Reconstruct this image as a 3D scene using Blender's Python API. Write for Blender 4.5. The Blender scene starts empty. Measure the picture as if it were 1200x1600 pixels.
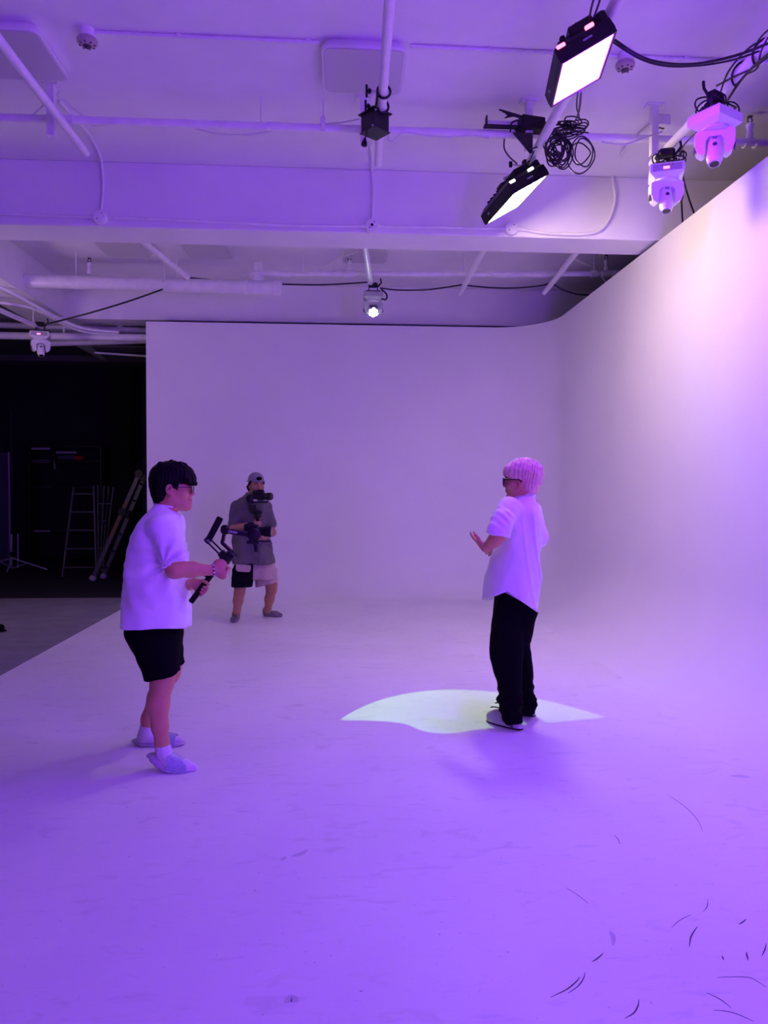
import bpy, bmesh, math, random
import numpy as np
from mathutils import Vector, Matrix

# ------------------------------------------------------------------ camera
SC = bpy.context.scene
COL = SC.collection
FPX, CXP, CYP, CAMH = 1150.0, 600.0, 800.0, 1.57
_yaw, _pit, _rol = math.radians(3.5), math.atan(35 / FPX), math.radians(0.2)
CF = np.array([math.sin(_yaw) * math.cos(_pit), math.cos(_yaw) * math.cos(_pit), -math.sin(_pit)])
_r = np.array([math.cos(_yaw), -math.sin(_yaw), 0.0])
_u = np.cross(_r, CF)
CR = _r * math.cos(_rol) + _u * math.sin(_rol)
CU = np.cross(CR, CF)
CAM = np.array([0, 0, CAMH])
cd = bpy.data.cameras.new('camera')
cd.sensor_fit = 'VERTICAL'; cd.sensor_height = 36.0; cd.lens = FPX / 1600 * 36.0
cd.clip_start = 0.05; cd.clip_end = 100
co = bpy.data.objects.new('camera', cd); COL.objects.link(co)
co.matrix_world = Matrix(((CR[0], CU[0], -CF[0], CAM[0]), (CR[1], CU[1], -CF[1], CAM[1]),
                          (CR[2], CU[2], -CF[2], CAM[2]), (0, 0, 0, 1)))
SC.camera = co

# ------------------------------------------------------------------ world and exposure
SC.view_settings.view_transform = 'Standard'; SC.view_settings.look = 'None'
SC.view_settings.gamma = 1.0; SC.view_settings.use_curve_mapping = False
SC.view_settings.exposure = 0.0
SC.cycles.use_denoising = True
SC.cycles.max_bounces = 10; SC.cycles.diffuse_bounces = 6; SC.cycles.sample_clamp_indirect = 8.0
W = bpy.data.worlds.new('world'); SC.world = W; W.use_nodes = True
W.node_tree.nodes['Background'].inputs[0].default_value = (0.02, 0.02, 0.03, 1)
W.node_tree.nodes['Background'].inputs[1].default_value = 0.02

# lamp settings of the studio (the lamps themselves are built with their fixtures)
VIOLET = (0.20, 0.010, 1.0); VIOLET_S = 197.0
WHITE = (1.0, 0.74, 0.50); WHITE_S = 76.0
SPOT_W = 640.0
SPOT_C = (0.39, 1.0, 0.08)
# two fill lights added outside the frame to lift dim areas: a soft one at the far left turned to the backdrop,
# and a violet one behind the camera bounced off the ceiling
LEFT_W, LEFT_C = 27.0, (0.95, 0.63, 1.0)
BOUNCE_W, BOUNCE_C = 198.0, (0.22, 0.025, 1.0)

# ------------------------------------------------------------------ projection helpers
def ray(px, py): return CF + CR * ((px - CXP) / FPX) - CU * ((py - CYP) / FPX)
def at(px, py, d): return CAM + ray(px, py) * d
def on_z(px, py, z=0.0):
    q = ray(px, py); return CAM + q * ((z - CAMH) / q[2])
def on_y(px, py, Y):
    q = ray(px, py); return CAM + q * (Y / q[1])
def V(*a): return np.array(a, float)
def nrm(a):
    a = np.asarray(a, float); return a / (np.linalg.norm(a) + 1e-12)

# ------------------------------------------------------------------ materials
MAT = {}
def mat(name, col, rough=0.6, metal=0.0, spec=0.5, noise=None, bump=None, emit=None, es=0.0, trans=0.0, alpha=1.0, sheen=0.0):
    m = bpy.data.materials.new(name); m.use_nodes = True
    nt = m.node_tree; b = nt.nodes['Principled BSDF']
    b.inputs['Base Color'].default_value = (*col, 1); b.inputs['Roughness'].default_value = rough
    b.inputs['Metallic'].default_value = metal; b.inputs['Specular IOR Level'].default_value = spec
    b.inputs['Transmission Weight'].default_value = trans; b.inputs['Alpha'].default_value = alpha
    if sheen: b.inputs['Sheen Weight'].default_value = sheen
    tc = nt.nodes.new('ShaderNodeTexCoord')
    if noise:                              # (scale, amount): tonal mottling of the surface itself
        n = nt.nodes.new('ShaderNodeTexNoise'); n.inputs['Scale'].default_value = noise[0]; n.inputs['Detail'].default_value = 6
        r = nt.nodes.new('ShaderNodeMapRange'); r.inputs['From Min'].default_value = 0.3; r.inputs['From Max'].default_value = 0.7
        r.inputs['To Min'].default_value = 1 - noise[1]; r.inputs['To Max'].default_value = 1 + noise[1] * 0.4
        mx = nt.nodes.new('ShaderNodeMix'); mx.data_type = 'RGBA'; mx.blend_type = 'MULTIPLY'; mx.inputs[0].default_value = 1
        mx.inputs[6].default_value = (*col, 1)
        nt.links.new(tc.outputs['Object'], n.inputs['Vector']); nt.links.new(n.outputs[0], r.inputs[0])
        nt.links.new(r.outputs[0], mx.inputs[7]); nt.links.new(mx.outputs[2], b.inputs['Base Color'])
    if bump:
        n2 = nt.nodes.new('ShaderNodeTexNoise'); n2.inputs['Scale'].default_value = bump[0]; n2.inputs['Detail'].default_value = 5
        bp = nt.nodes.new('ShaderNodeBump'); bp.inputs['Strength'].default_value = bump[1]; bp.inputs['Distance'].default_value = 0.01
        nt.links.new(tc.outputs['Object'], n2.inputs['Vector']); nt.links.new(n2.outputs[0], bp.inputs['Height'])
        nt.links.new(bp.outputs[0], b.inputs['Normal'])
    if emit:
        b.inputs['Emission Color'].default_value = (*emit, 1); b.inputs['Emission Strength'].default_value = es
    MAT[name] = m
    return m

def floor_material():
    m = mat('floor_paint', (0.80, 0.80, 0.80), 0.42)
    nt = m.node_tree; b = nt.nodes['Principled BSDF']; tc = nt.nodes['Texture Coordinate']
    def noise(scale, detail, stretch=(1, 1, 1), rot=0.0, dist=0.0):
        mp = nt.nodes.new('ShaderNodeMapping'); mp.inputs['Scale'].default_value = stretch; mp.inputs['Rotation'].default_value = (0, 0, rot)
        n = nt.nodes.new('ShaderNodeTexNoise'); n.inputs['Scale'].default_value = scale; n.inputs['Detail'].default_value = detail
        n.inputs['Distortion'].default_value = dist
        nt.links.new(tc.outputs['Object'], mp.inputs['Vector']); nt.links.new(mp.outputs[0], n.inputs['Vector'])
        return n.outputs[0]
    def band(src, a, c, lo, hi):
        r = nt.nodes.new('ShaderNodeMapRange'); r.inputs['From Min'].default_value = a; r.inputs['From Max'].default_value = c
        r.inputs['To Min'].default_value = lo; r.inputs['To Max'].default_value = hi
        nt.links.new(src, r.inputs[0]); return r.outputs[0]
    def mul(a, c):
        q = nt.nodes.new('ShaderNodeMath'); q.operation = 'MULTIPLY'
        nt.links.new(a, q.inputs[0]); nt.links.new(c, q.inputs[1]); return q.outputs[0]
    big = band(noise(1.1, 4), 0.3, 0.7, 0.94, 1.03)
    smear = band(noise(5.0, 7, (1, 2.6, 1), 0.5, 1.2), 0.58, 0.77, 1.0, 0.84)      # shoe smudges
    streak = band(noise(9.0, 6, (0.6, 5, 1), -0.7, 2.0), 0.64, 0.79, 1.0, 0.78)    # dragged streaks
    speck = band(noise(60.0, 2), 0.73, 0.78, 1.0, 0.55)
    f = mul(mul(big, smear), mul(streak, speck))
    mx = nt.nodes.new('ShaderNodeMix'); mx.data_type = 'RGBA'; mx.blend_type = 'MULTIPLY'; mx.inputs[0].default_value = 1
    mx.inputs[6].default_value = (0.86, 0.86, 0.86, 1)
    nt.links.new(f, mx.inputs[7]); nt.links.new(mx.outputs[2], b.inputs['Base Color'])
    rg = band(noise(3.0, 5), 0.3, 0.7, 0.36, 0.52); nt.links.new(rg, b.inputs['Roughness'])
    return m
floor_material()
mat('wall_paint', (0.86, 0.86, 0.86), 0.55, noise=(1.3, 0.03))
mat('ceiling_paint', (0.86, 0.86, 0.86), 0.7, noise=(2.0, 0.05), bump=(7, 0.12))
mat('pipe_paint', (0.86, 0.86, 0.86), 0.4, noise=(9, 0.08))
mat('grey_floor', (0.25, 0.25, 0.26), 0.6, noise=(4, 0.2))
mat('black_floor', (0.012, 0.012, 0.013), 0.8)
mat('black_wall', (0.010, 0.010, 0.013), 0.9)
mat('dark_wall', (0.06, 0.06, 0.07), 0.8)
mat('dark_ceiling', (0.10, 0.10, 0.11), 0.8)  # shade over the storage corner is put into this darker ceiling grey
mat('lamp_cover', (0.62, 0.62, 0.62), 0.35)
mat('cover_rim', (0.80, 0.80, 0.80), 0.4)
mat('black_plastic', (0.007, 0.007, 0.008), 0.45, spec=0.3)
mat('black_metal', (0.010, 0.010, 0.011), 0.42, spec=0.4)
mat('black_rubber', (0.006, 0.006, 0.007), 0.65, spec=0.2)
mat('cable_black', (0.010, 0.010, 0.012), 0.45)
mat('cable_white', (0.72, 0.72, 0.72), 0.5)
mat('white_plastic', (0.80, 0.80, 0.80), 0.32)
mat('grey_plastic', (0.42, 0.42, 0.44), 0.45)
mat('lens_glass', (0.01, 0.01, 0.012), 0.05, spec=0.8)
mat('steel', (0.60, 0.60, 0.62), 0.4, metal=0.4)
mat('alu', (0.30, 0.30, 0.32), 0.45, metal=0.5)
mat('beige_plastic', (0.45, 0.38, 0.36), 0.5)
mat('dark_detail', (0.06, 0.05, 0.05), 0.5)
mat('violet_diffuser', (0.8, 0.8, 0.8), 0.5, emit=VIOLET, es=VIOLET_S)
mat('white_diffuser', (0.8, 0.8, 0.8), 0.5, emit=WHITE, es=WHITE_S)
mat('led_cell', (0.9, 0.95, 0.95), 0.3, emit=(0.75, 1.0, 0.85), es=90.0)
mat('red_display', (0.1, 0.0, 0.0), 0.4, emit=(1.0, 0.12, 0.25), es=5.0)
mat('white_display', (0.2, 0.2, 0.2), 0.4, emit=(1.0, 0.98, 0.95), es=4.0)
mat('sticker', (0.35, 0.35, 0.38), 0.5)
mat('skin', (0.64, 0.33, 0.165), 0.5, noise=(25, 0.06))
mat('skin_b', (0.42, 0.20, 0.11), 0.52, noise=(25, 0.06))
mat('lip', (0.40, 0.12, 0.08), 0.45)
mat('eye_dark', (0.02, 0.015, 0.015), 0.2)
mat('black_hair', (0.004, 0.0035, 0.004), 0.6, spec=0.12)
mat('blond_hair', (0.86, 0.62, 0.44), 0.5, noise=(30, 0.15))
mat('brow', (0.012, 0.009, 0.008), 0.7)
mat('white_cotton', (0.90, 0.90, 0.90), 0.85, noise=(14, 0.03), bump=(260, 0.10), sheen=0.15)
mat('white_shirt', (0.90, 0.90, 0.90), 0.8, noise=(14, 0.03), bump=(260, 0.08), sheen=0.15)
mat('black_cloth', (0.004, 0.004, 0.005), 0.95, spec=0.06, bump=(200, 0.1))
mat('grey_cotton', (0.13, 0.115, 0.125), 0.9, noise=(12, 0.08), bump=(230, 0.1))
mat('cap_cotton', (0.24, 0.22, 0.26), 0.9, bump=(230, 0.1))
mat('navy_cloth', (0.006, 0.006, 0.010), 0.95, spec=0.06, bump=(200, 0.1))
mat('beige_cloth', (0.50, 0.38, 0.34), 0.9, noise=(12, 0.06), bump=(200, 0.1))
mat('white_sock', (0.74, 0.72, 0.74), 0.9, bump=(300, 0.15))
mat('grey_sock', (0.20, 0.18, 0.20), 0.95, bump=(300, 0.15))
mat('blue_satin', (0.46, 0.56, 0.66), 0.25, spec=0.8, noise=(90, 0.25), bump=(90, 0.3))
mat('slipper_sole', (0.50, 0.50, 0.52), 0.5)
mat('shoe_leather', (0.42, 0.42, 0.45), 0.45)
mat('shoe_midsole', (0.62, 0.62, 0.62), 0.5)
mat('glasses_frame', (0.02, 0.016, 0.016), 0.3)
mat('glass', (1, 1, 1), 0.02, trans=1.0)
mat('bracelet', (0.05, 0.04, 0.04), 0.3)
mat('bracelet_bead', (0.75, 0.75, 0.75), 0.25)
mat('orange_metal', (0.30, 0.10, 0.05), 0.4)
mat('letter_white', (0.70, 0.70, 0.70), 0.5)
mat('yellow_label', (0.16, 0.11, 0.03), 0.6)
mat('red_plastic', (0.45, 0.02, 0.02), 0.5)
mat('navy_panel', (0.055, 0.055, 0.10), 0.7)
mat('scuff', (0.05, 0.05, 0.06), 0.6)
mat('grey_smudge', (0.62, 0.62, 0.63), 0.7)
mat('ladder_alu', (0.10, 0.10, 0.11), 0.5, metal=0.4)
M = MAT

# ------------------------------------------------------------------ object helpers
OFF = {}
def tag(o, label=None, cat=None, group=None, kind=None):
    if label: o['label'] = label
    if cat: o['category'] = cat
    if group: o['group'] = group
    if kind: o['kind'] = kind
    return o
def thing(name, loc, label, cat, group=None):
    o = bpy.data.objects.new(name, None); o.empty_display_size = 0.1
    o.location = loc; COL.objects.link(o); OFF[o.name] = np.array(loc, float)
    return tag(o, label, cat, group)

def link_mesh(name, me, parent=None, off=None):
    o = bpy.data.objects.new(name, me); COL.objects.link(o)
    if parent is not None:
        o.parent = parent; OFF[o.name] = OFF[parent.name]
    else:
        o.location = off; OFF[o.name] = np.array(off, float)
    return o

class MB:
    """collects shapes in world coordinates and links them as ONE mesh object"""
    def __init__(s): s.v = []; s.f = []; s.mi = []; s.cur = 0
    def add(s, vs, fs):
        b = len(s.v); s.v += [tuple(map(float, q)) for q in vs]
        s.f += [tuple(b + i for i in f) for f in fs]; s.mi += [s.cur] * len(fs)
        return s
    def box(s, c, size, R=None, bev=0.004):
        c = np.asarray(c, float); h = np.asarray(size, float) / 2; R = np.eye(3) if R is None else np.asarray(R, float)
        bev = min(bev, h.min() * 0.6)
        ids = {}; vs = []
        for sx in (-1, 1):
            for sy in (-1, 1):
                for sz in (-1, 1):
                    for a in range(3):
                        q = h - bev; q[a] = h[a]
                        ids[(sx, sy, sz, a)] = len(vs); vs.append(c + R @ (q * np.array([sx, sy, sz])))
        fs = []
        for a in range(3):
            b_, c_ = (a + 1) % 3, (a + 2) % 3
            for sa in (-1, 1):
                lp = []
                for sb, sc in ((-1, -1), (1, -1), (1, 1), (-1, 1)):
                    k = [0, 0, 0]; k[a] = sa; k[b_] = sb; k[c_] = sc; lp.append(ids[(*k, a)])
                fs.append(lp)
            for sb in (-1, 1):
                for sc in (-1, 1):
                    lp = []
                    for sa, ax in ((-1, b_), (1, b_), (1, c_), (-1, c_)):
                        k = [0, 0, 0]; k[a] = sa; k[b_] = sb; k[c_] = sc; lp.append(ids[(*k, ax)])
                    fs.append(lp)
        for sx in (-1, 1):
            for sy in (-1, 1):
                for sz in (-1, 1): fs.append([ids[(sx, sy, sz, a)] for a in range(3)])
        return s.add(vs, fs)
    def hexa(s, p8):                        # 8 corners: bottom loop, top loop
        return s.add(p8, [(3, 2, 1, 0), (4, 5, 6, 7), (0, 1, 5, 4), (1, 2, 6, 5), (2, 3, 7, 6), (3, 0, 4, 7)])
    def lathe(s, p0, axis, prof, n=20, caps=True):   # prof: (distance along axis, radius)
        p0 = np.asarray(p0, float); ax = nrm(axis)
        e1 = nrm(np.cross(ax, [0, 0, 1] if abs(ax[2]) < 0.9 else [1, 0, 0])); e2 = np.cross(ax, e1)
        vs = []; fs = []
        for t, r in prof:
            for k in range(n):
                a = 2 * math.pi * k / n; vs.append(p0 + ax * t + (e1 * math.cos(a) + e2 * math.sin(a)) * r)
        for i in range(len(prof) - 1):
            for k in range(n):
                k2 = (k + 1) % n; fs.append((i * n + k, i * n + k2, (i + 1) * n + k2, (i + 1) * n + k))
        if caps:
            fs.append(tuple(range(n))[::-1]); fs.append(tuple((len(prof) - 1) * n + k for k in range(n)))
        return s.add(vs, fs)
    def cyl(s, p0, p1, r, n=16, r1=None, bev=0.0):
        p0 = np.asarray(p0, float); p1 = np.asarray(p1, float); L = np.linalg.norm(p1 - p0); r1 = r if r1 is None else r1
        pr = [(0, r), (L, r1)] if not bev else [(0, r - bev), (bev, r), (L - bev, r1), (L, r1 - bev)]
        return s.lathe(p0, p1 - p0, pr, n)
    def tube(s, pts, r, n=8, closed=False):
        P = [np.asarray(q, float) for q in pts]; N = len(P); rr = r if hasattr(r, '__len__') else [r] * N
        vs = []; fs = []; e1 = None
        for i in range(N):
            t = nrm((P[(i + 1) % N] if (closed or i < N - 1) else P[i]) - (P[i - 1] if (closed or i > 0) else P[i]))
            if e1 is None: e1 = nrm(np.cross(t, [0.13, 0.31, 0.94] if abs(t[2]) < 0.85 else [0.9, 0.3, 0.1]))
            e1 = nrm(e1 - t * (e1 @ t)); e2 = np.cross(t, e1)
            for k in range(n):
                a = 2 * math.pi * k / n; vs.append(P[i] + (e1 * math.cos(a) + e2 * math.sin(a)) * rr[i])
        for i in range(N if closed else N - 1):
            j = (i + 1) % N
            for k in range(n):
                k2 = (k + 1) % n; fs.append((i * n + k, i * n + k2, j * n + k2, j * n + k))
        if not closed:
            fs.append(tuple(range(n))[::-1]); fs.append(tuple((N - 1) * n + k for k in range(n)))
        return s.add(vs, fs)
    def ell(s, c, rad, R=None, nu=16, nv=10):
        c = np.asarray(c, float); R = np.eye(3) if R is None else np.asarray(R, float); vs = []; fs = []
        for i in range(1, nv):
            th = math.pi * i / nv
            for k in range(nu):
                a = 2 * math.pi * k / nu
                vs.append(c + R @ (np.array([math.sin(th) * math.cos(a), math.sin(th) * math.sin(a), math.cos(th)]) * rad))
        top = len(vs); vs.append(c + R @ (np.array([0, 0, 1.0]) * rad)); vs.append(c + R @ (np.array([0, 0, -1.0]) * rad))
        for i in range(nv - 2):
            for k in range(nu):
                k2 = (k + 1) % nu; fs.append((i * nu + k, (i + 1) * nu + k, (i + 1) * nu + k2, i * nu + k2))
        for k in range(nu):
            k2 = (k + 1) % nu; fs.append((top, k, k2)); fs.append((top + 1, (nv - 2) * nu + k2, (nv - 2) * nu + k))
        return s.add(vs, fs)
    def prism(s, poly, o, ex, ey, ez, depth):      # 2D outline in plane (ex, ey) extruded by depth along ez
        o, ex, ey, ez = (np.asarray(q, float) for q in (o, ex, ey, ez)); n = len(poly)
        vs = [o + ex * a + ey * b for a, b in poly] + [o + ex * a + ey * b + ez * depth for a, b in poly]
        fs = [tuple(range(n))[::-1], tuple(range(n, 2 * n))] + [(i, (i + 1) % n, n + (i + 1) % n, n + i) for i in range(n)]
        return s.add(vs, fs)
    def build(s, name, material, parent=None, smooth=0.7, off=None):
        v = np.array(s.v)
        if parent is not None: o_ = OFF[parent.name]
        elif off is not None: o_ = np.asarray(off, float)
        else: o_ = np.array([*((v.min(0) + v.max(0)) / 2)[:2], v[:, 2].min()])
        me = bpy.data.meshes.new(name); me.from_pydata((v - o_).tolist(), [], s.f)
        ms = material if isinstance(material, (list, tuple)) else [material]
        for m in ms: me.materials.append(m)
        bm = bmesh.new(); bm.from_mesh(me); bmesh.ops.recalc_face_normals(bm, faces=bm.faces); bm.to_mesh(me); bm.free()
        if len(ms) > 1: me.polygons.foreach_set('material_index', s.mi)
        if smooth: me.shade_smooth(); me.set_sharp_from_angle(angle=smooth)
        return link_mesh(name, me, parent, o_)

def spline(pts, k=8):
    P = [np.asarray(q, float) for q in pts]; out = []
    for i in range(len(P) - 1):
        a, b, c, d = P[max(i - 1, 0)], P[i], P[i + 1], P[min(i + 2, len(P) - 1)]
        for j in range(k):
            t = j / k
            out.append(0.5 * ((2 * b) + (c - a) * t + (2 * a - 5 * b + 4 * c - d) * t * t + (3 * b - a - 3 * c + d) * t ** 3))
    out.append(P[-1]); return out
def rotz(a): c, s_ = math.cos(a), math.sin(a); return np.array([[c, -s_, 0], [s_, c, 0], [0, 0, 1.0]])
def rotx(a): c, s_ = math.cos(a), math.sin(a); return np.array([[1.0, 0, 0], [0, c, -s_], [0, s_, c]])
def roty(a): c, s_ = math.cos(a), math.sin(a); return np.array([[c, 0, s_], [0, 1.0, 0], [-s_, 0, c]])
def copy_tree(o, parent=None):
    c = o.copy(); COL.objects.link(c); OFF[c.name] = OFF[o.name]
    if parent is not None: c.parent = parent
    for ch in list(o.children): copy_tree(ch, c)
    return c

# ================================================================== STRUCTURE
CZ = 4.66                                   # ceiling
def struct(mb, name, material, label=None, smooth=0.0, parent=None):
    o = mb.build(name, material, parent, smooth)
    if parent is None: tag(o, label, None, None, 'structure')
    return o
struct(MB().box((0.4, 3.2, -0.06), (6.46, 18.8, 0.12), bev=0.0), 'floor', M['floor_paint'], 'white painted studio floor with shoe scuffs')
struct(MB().box((-6.42, 3.4, -0.063), (7.17, 14.79, 0.12), bev=0.0), 'floor', M['grey_floor'], 'dark grey floor left of the white studio floor')
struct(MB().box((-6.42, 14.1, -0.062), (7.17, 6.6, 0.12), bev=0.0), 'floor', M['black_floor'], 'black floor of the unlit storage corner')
struct(MB().box((-2.8, 6.6, CZ + 0.06), (14.6, 21.6, 0.12), bev=0.0), 'ceiling', M['ceiling_paint'], 'white painted concrete ceiling')

def cyclorama():
    R, CO = 0.85, 0.75                      # plan corner radius, floor cove radius
    bx, by, rx, ry0, top = -2.83, 11.06, 3.13, -3.0, 4.02
    plan = [(bx + (rx - R - bx) * i / 24, by, 0.0, 1.0) for i in range(25)]
    for i in range(1, 25):
        a = math.pi / 2 * i / 24
        plan.append((rx - R + R * math.sin(a), by - R + R * math.cos(a), math.sin(a), math.cos(a)))
    plan += [(rx, by - R - (by - R - ry0) * i / 30, 1.0, 0.0) for i in range(1, 31)]
    prof = []
    for i in range(15):
        a = math.pi / 2 * i / 14; prof.append((CO - CO * math.sin(a), CO - CO * math.cos(a)))
    prof += [(0, CO + (top - CO) * i / 12) for i in range(1, 13)]
    prof += [(-0.035, top), (-0.035, 0.0)]
    vs = []; fs = []; n = len(prof)
    for x, y, nx, ny in plan:
        for inn, z in prof: vs.append((x - nx * inn, y - ny * inn, z + 0.0004))
    for i in range(len(plan) - 1):
        for j in range(n - 1): fs.append((i * n + j, (i + 1) * n + j, (i + 1) * n + j + 1, i * n + j + 1))
    for e in (0, len(plan) - 1): fs.append(tuple(e * n + j for j in range(n)))
    mb = MB().add(vs, fs)
    struct(mb, 'wall_back', M['wall_paint'], 'white seamless curved studio backdrop wall', 0.5)
cyclorama()
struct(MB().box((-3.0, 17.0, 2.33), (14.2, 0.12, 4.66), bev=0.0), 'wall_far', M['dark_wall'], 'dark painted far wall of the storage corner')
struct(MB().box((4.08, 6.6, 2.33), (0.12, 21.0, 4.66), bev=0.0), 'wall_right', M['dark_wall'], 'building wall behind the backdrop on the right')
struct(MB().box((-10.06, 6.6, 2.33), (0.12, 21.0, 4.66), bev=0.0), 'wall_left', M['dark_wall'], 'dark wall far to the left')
struct(MB().box((-3.0, -3.9, 2.33), (14.2, 0.12, 4.66), bev=0.0), 'wall_front', M['wall_paint'], 'wall behind the camera')
# beams
struct(MB().box((-0.1, 7.43, 4.355), (8.2, 0.46, 0.61), bev=0.008), 'trim_1', M['ceiling_paint'], 'white concrete cross beam below the ceiling')
struct(MB().box((-0.1, 11.53, 4.38), (8.2, 0.44, 0.56), bev=0.008), 'trim_2', M['ceiling_paint'], 'white concrete beam above the backdrop top')
struct(MB().box((-4.4, 5.6, 4.39), (0.62, 19.0, 0.54), bev=0.008), 'trim_3', M['ceiling_paint'], 'long white beam running along the left side')
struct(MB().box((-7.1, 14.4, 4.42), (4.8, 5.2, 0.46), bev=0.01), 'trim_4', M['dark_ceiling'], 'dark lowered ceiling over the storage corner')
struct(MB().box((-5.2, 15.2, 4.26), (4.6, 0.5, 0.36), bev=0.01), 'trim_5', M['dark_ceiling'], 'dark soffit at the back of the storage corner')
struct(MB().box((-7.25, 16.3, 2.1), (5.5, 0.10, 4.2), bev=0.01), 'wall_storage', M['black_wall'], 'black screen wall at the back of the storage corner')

# ------------------------------------------------------------------ scuffs (children of the floor)
def scuff(pts, w, material='scuff'):
    P = [on_z(x, y, 0.0006) for x, y in pts]; P = spline(P, 6) if len(P) > 2 else [P[0] + (P[1] - P[0]) * t for t in np.linspace(0, 1, 8)]
    n = len(P); vs = []; fs = []
    for i, q in enumerate(P):
        t = nrm(P[min(i + 1, n - 1)] - P[max(i - 1, 0)]); s_ = np.array([-t[1], t[0], 0]) * w * math.sin(math.pi * (0.06 + 0.88 * i / (n - 1)))
        for k in (0, 0.0007): vs += [q + s_ - V(0, 0, 0.0006) + V(0, 0, k), q - s_ - V(0, 0, 0.0006) + V(0, 0, k)]
    for i in range(n - 1):
        a, b = i * 4, i * 4 + 4
        fs += [(a + 2, a + 3, b + 3, b + 2), (a, b, b + 1, a + 1), (a, a + 2, b + 2, b), (a + 1, b + 1, b + 3, a + 3)]
    fs += [(0, 1, 3, 2), tuple((n - 1) * 4 + k for k in (0, 2, 3, 1))]
    MB().add(vs, fs).build('scuff_mark', M[material], FLOOR, 0.0)
FLOOR = bpy.data.objects['floor']
for pts, w in [([(860, 1558), (885, 1546), (900, 1534), (906, 1526)], .0022), ([(887, 1552), (903, 1541), (912, 1528), (914, 1519)], .0018),
               ([(925, 1503), (934, 1497), (943, 1489)], .0025), ([(976, 1591), (990, 1583), (997, 1571), (998, 1561)], .0022),
               ([(1077, 1480), (1080, 1463), (1090, 1447)], .0025), ([(1154, 1444), (1160, 1441), (1166, 1436)], .0025),
               ([(1190, 1494), (1195, 1484), (1198, 1473)], .002), ([(1128, 1493), (1131, 1500)], .0025), ([(1166, 1487), (1169, 1501)], .0028),
               ([(1120, 1527), (1155, 1526), (1176, 1529), (1198, 1543)], .0013), ([(1104, 1551), (1125, 1561), (1143, 1575)], .0016),
               ([(1115, 1578), (1145, 1582), (1178, 1596)], .0014), ([(1044, 1242), (1070, 1260), (1090, 1281), (1098, 1300)], .0012),
               ([(960, 1305), (966, 1312), (969, 1319)], .0016), ([(1049, 1450), (1062, 1438), (1080, 1429)], .001),
               ([(1099, 1424), (1105, 1416), (1106, 1405)], .0014), ([(885, 1387), (905, 1400), (920, 1412)], .001)]:
    scuff(pts, w)
scuff([(953, 1455), (958, 1463), (958, 1477)], .009, 'grey_smudge')
scuff([(1140, 1212), (1160, 1213), (1172, 1214)], .02, 'grey_smudge')
scuff([(445, 1566), (455, 1560), (466, 1565)], .016, 'grey_smudge')
scuff([(455, 1338), (470, 1334), (480, 1328)], .012, 'grey_smudge')
scuff([(440, 1345), (446, 1338)], .012, 'grey_smudge')

# ================================================================== CEILING PIPES, CONDUITS, LAMPS
def pipe_thing(name, p0, p1, r, label, group=None, joints=(), material='pipe_paint', cat='pipe'):
    p0 = np.asarray(p0, float); p1 = np.asarray(p1, float)
    if not joints:
        o = MB().cyl(p0, p1, r, 20, bev=r * 0.25).build(name, M[material])
        return tag(o, label, cat, group)
    t = thing(name, (p0 + p1) / 2, label, cat, group)
    MB().cyl(p0, p1, r, 20, bev=r * 0.25).build('tube', M[material], t)
    for f in joints:
        q = p0 + (p1 - p0) * f; d = nrm(p1 - p0)
        MB().cyl(q - d * 0.05, q + d * 0.05, r * 1.12, 20, bev=0.006).build('coupling', M[material], t)
    return t
Z1 = 4.30
rail = {}
rail['left'] = pipe_thing('lighting_rail', (-2.12, -1.0, Z1), (-2.06, 6.22, Z1), .032, 'white lighting rail above the left, in front of the cross beam')
rail['mid'] = pipe_thing('lighting_rail', (0.17, -1.0, Z1), (0.32, 6.26, Z1), .032, 'white lighting rail that carries the black box fixture')
rail['right'] = pipe_thing('lighting_rail', (1.44, -1.0, Z1), (1.585, 6.12, Z1), .036, 'white lighting rail that carries the two square panels')
rail['far'] = pipe_thing('lighting_rail', (2.60, -1.0, Z1), (2.61, 6.10, Z1), .034, 'white lighting rail nearest the right wall, wrapped in black cables')
Z2 = 4.27
pipe_thing('lighting_rail', (-2.2, 7.9, Z2), (-1.93, 9.62, Z2), .034, 'short white rail behind the beam, ending above the big duct pipe')
pipe_thing('lighting_rail', (0.25, 7.9, Z2), (0.42, 9.82, Z2), .034, 'short white rail behind the beam, carrying the lit moving head')
pipe_thing('lighting_rail', (1.61, 7.9, Z2), (1.66, 10.15, Z2), .034, 'short empty white rail behind the beam, third from the left')
pipe_thing('lighting_rail', (2.66, 7.9, Z2), (2.80, 10.0, Z2), .034, 'short empty white rail behind the beam, nearest the right wall')
HP = pipe_thing('water_pipe', (-4.08, 5.93, 4.425), (4.0, 5.93, 4.425), .031, 'long white pipe across the ceiling in front of the cross beam', joints=(.245, .44, .86))

def bracket(x, y, label, zb=4.26, w=.055):
    t = thing('rail_bracket', (x, y, CZ), label, 'bracket')
    m = MB()
    m.box((x, y - .026, (CZ + zb) / 2), (w, .006, CZ - zb), bev=.001); m.box((x - w / 2 + .003, y, (CZ + zb) / 2), (.006, .055, CZ - zb), bev=.001)
    m.box((x + w / 2 - .003, y, (CZ + zb) / 2), (.006, .055, CZ - zb), bev=.001); m.build('channel', M['pipe_paint'], t, 0)
    MB().box((x, y, CZ - .006), (.14, .10, .012), bev=.002).build('plate', M['pipe_paint'], t, 0)
    for s in (-.05, .05): MB().lathe((x + s, y - .03, CZ - .012), (0, 0, -1), [(0, .011), (.012, .011)], 6).build('bolt', M['pipe_paint'], t, 0)
bracket(-2.20, 5.86, 'white channel bracket holding the left lighting rail')
bracket(0.19, 5.90, 'white channel bracket behind the black box fixture')
bracket(1.50, 5.86, 'white channel bracket hidden by the cable clutter')
bracket(2.52, 5.86, 'white channel bracket above the right moving heads')
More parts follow.
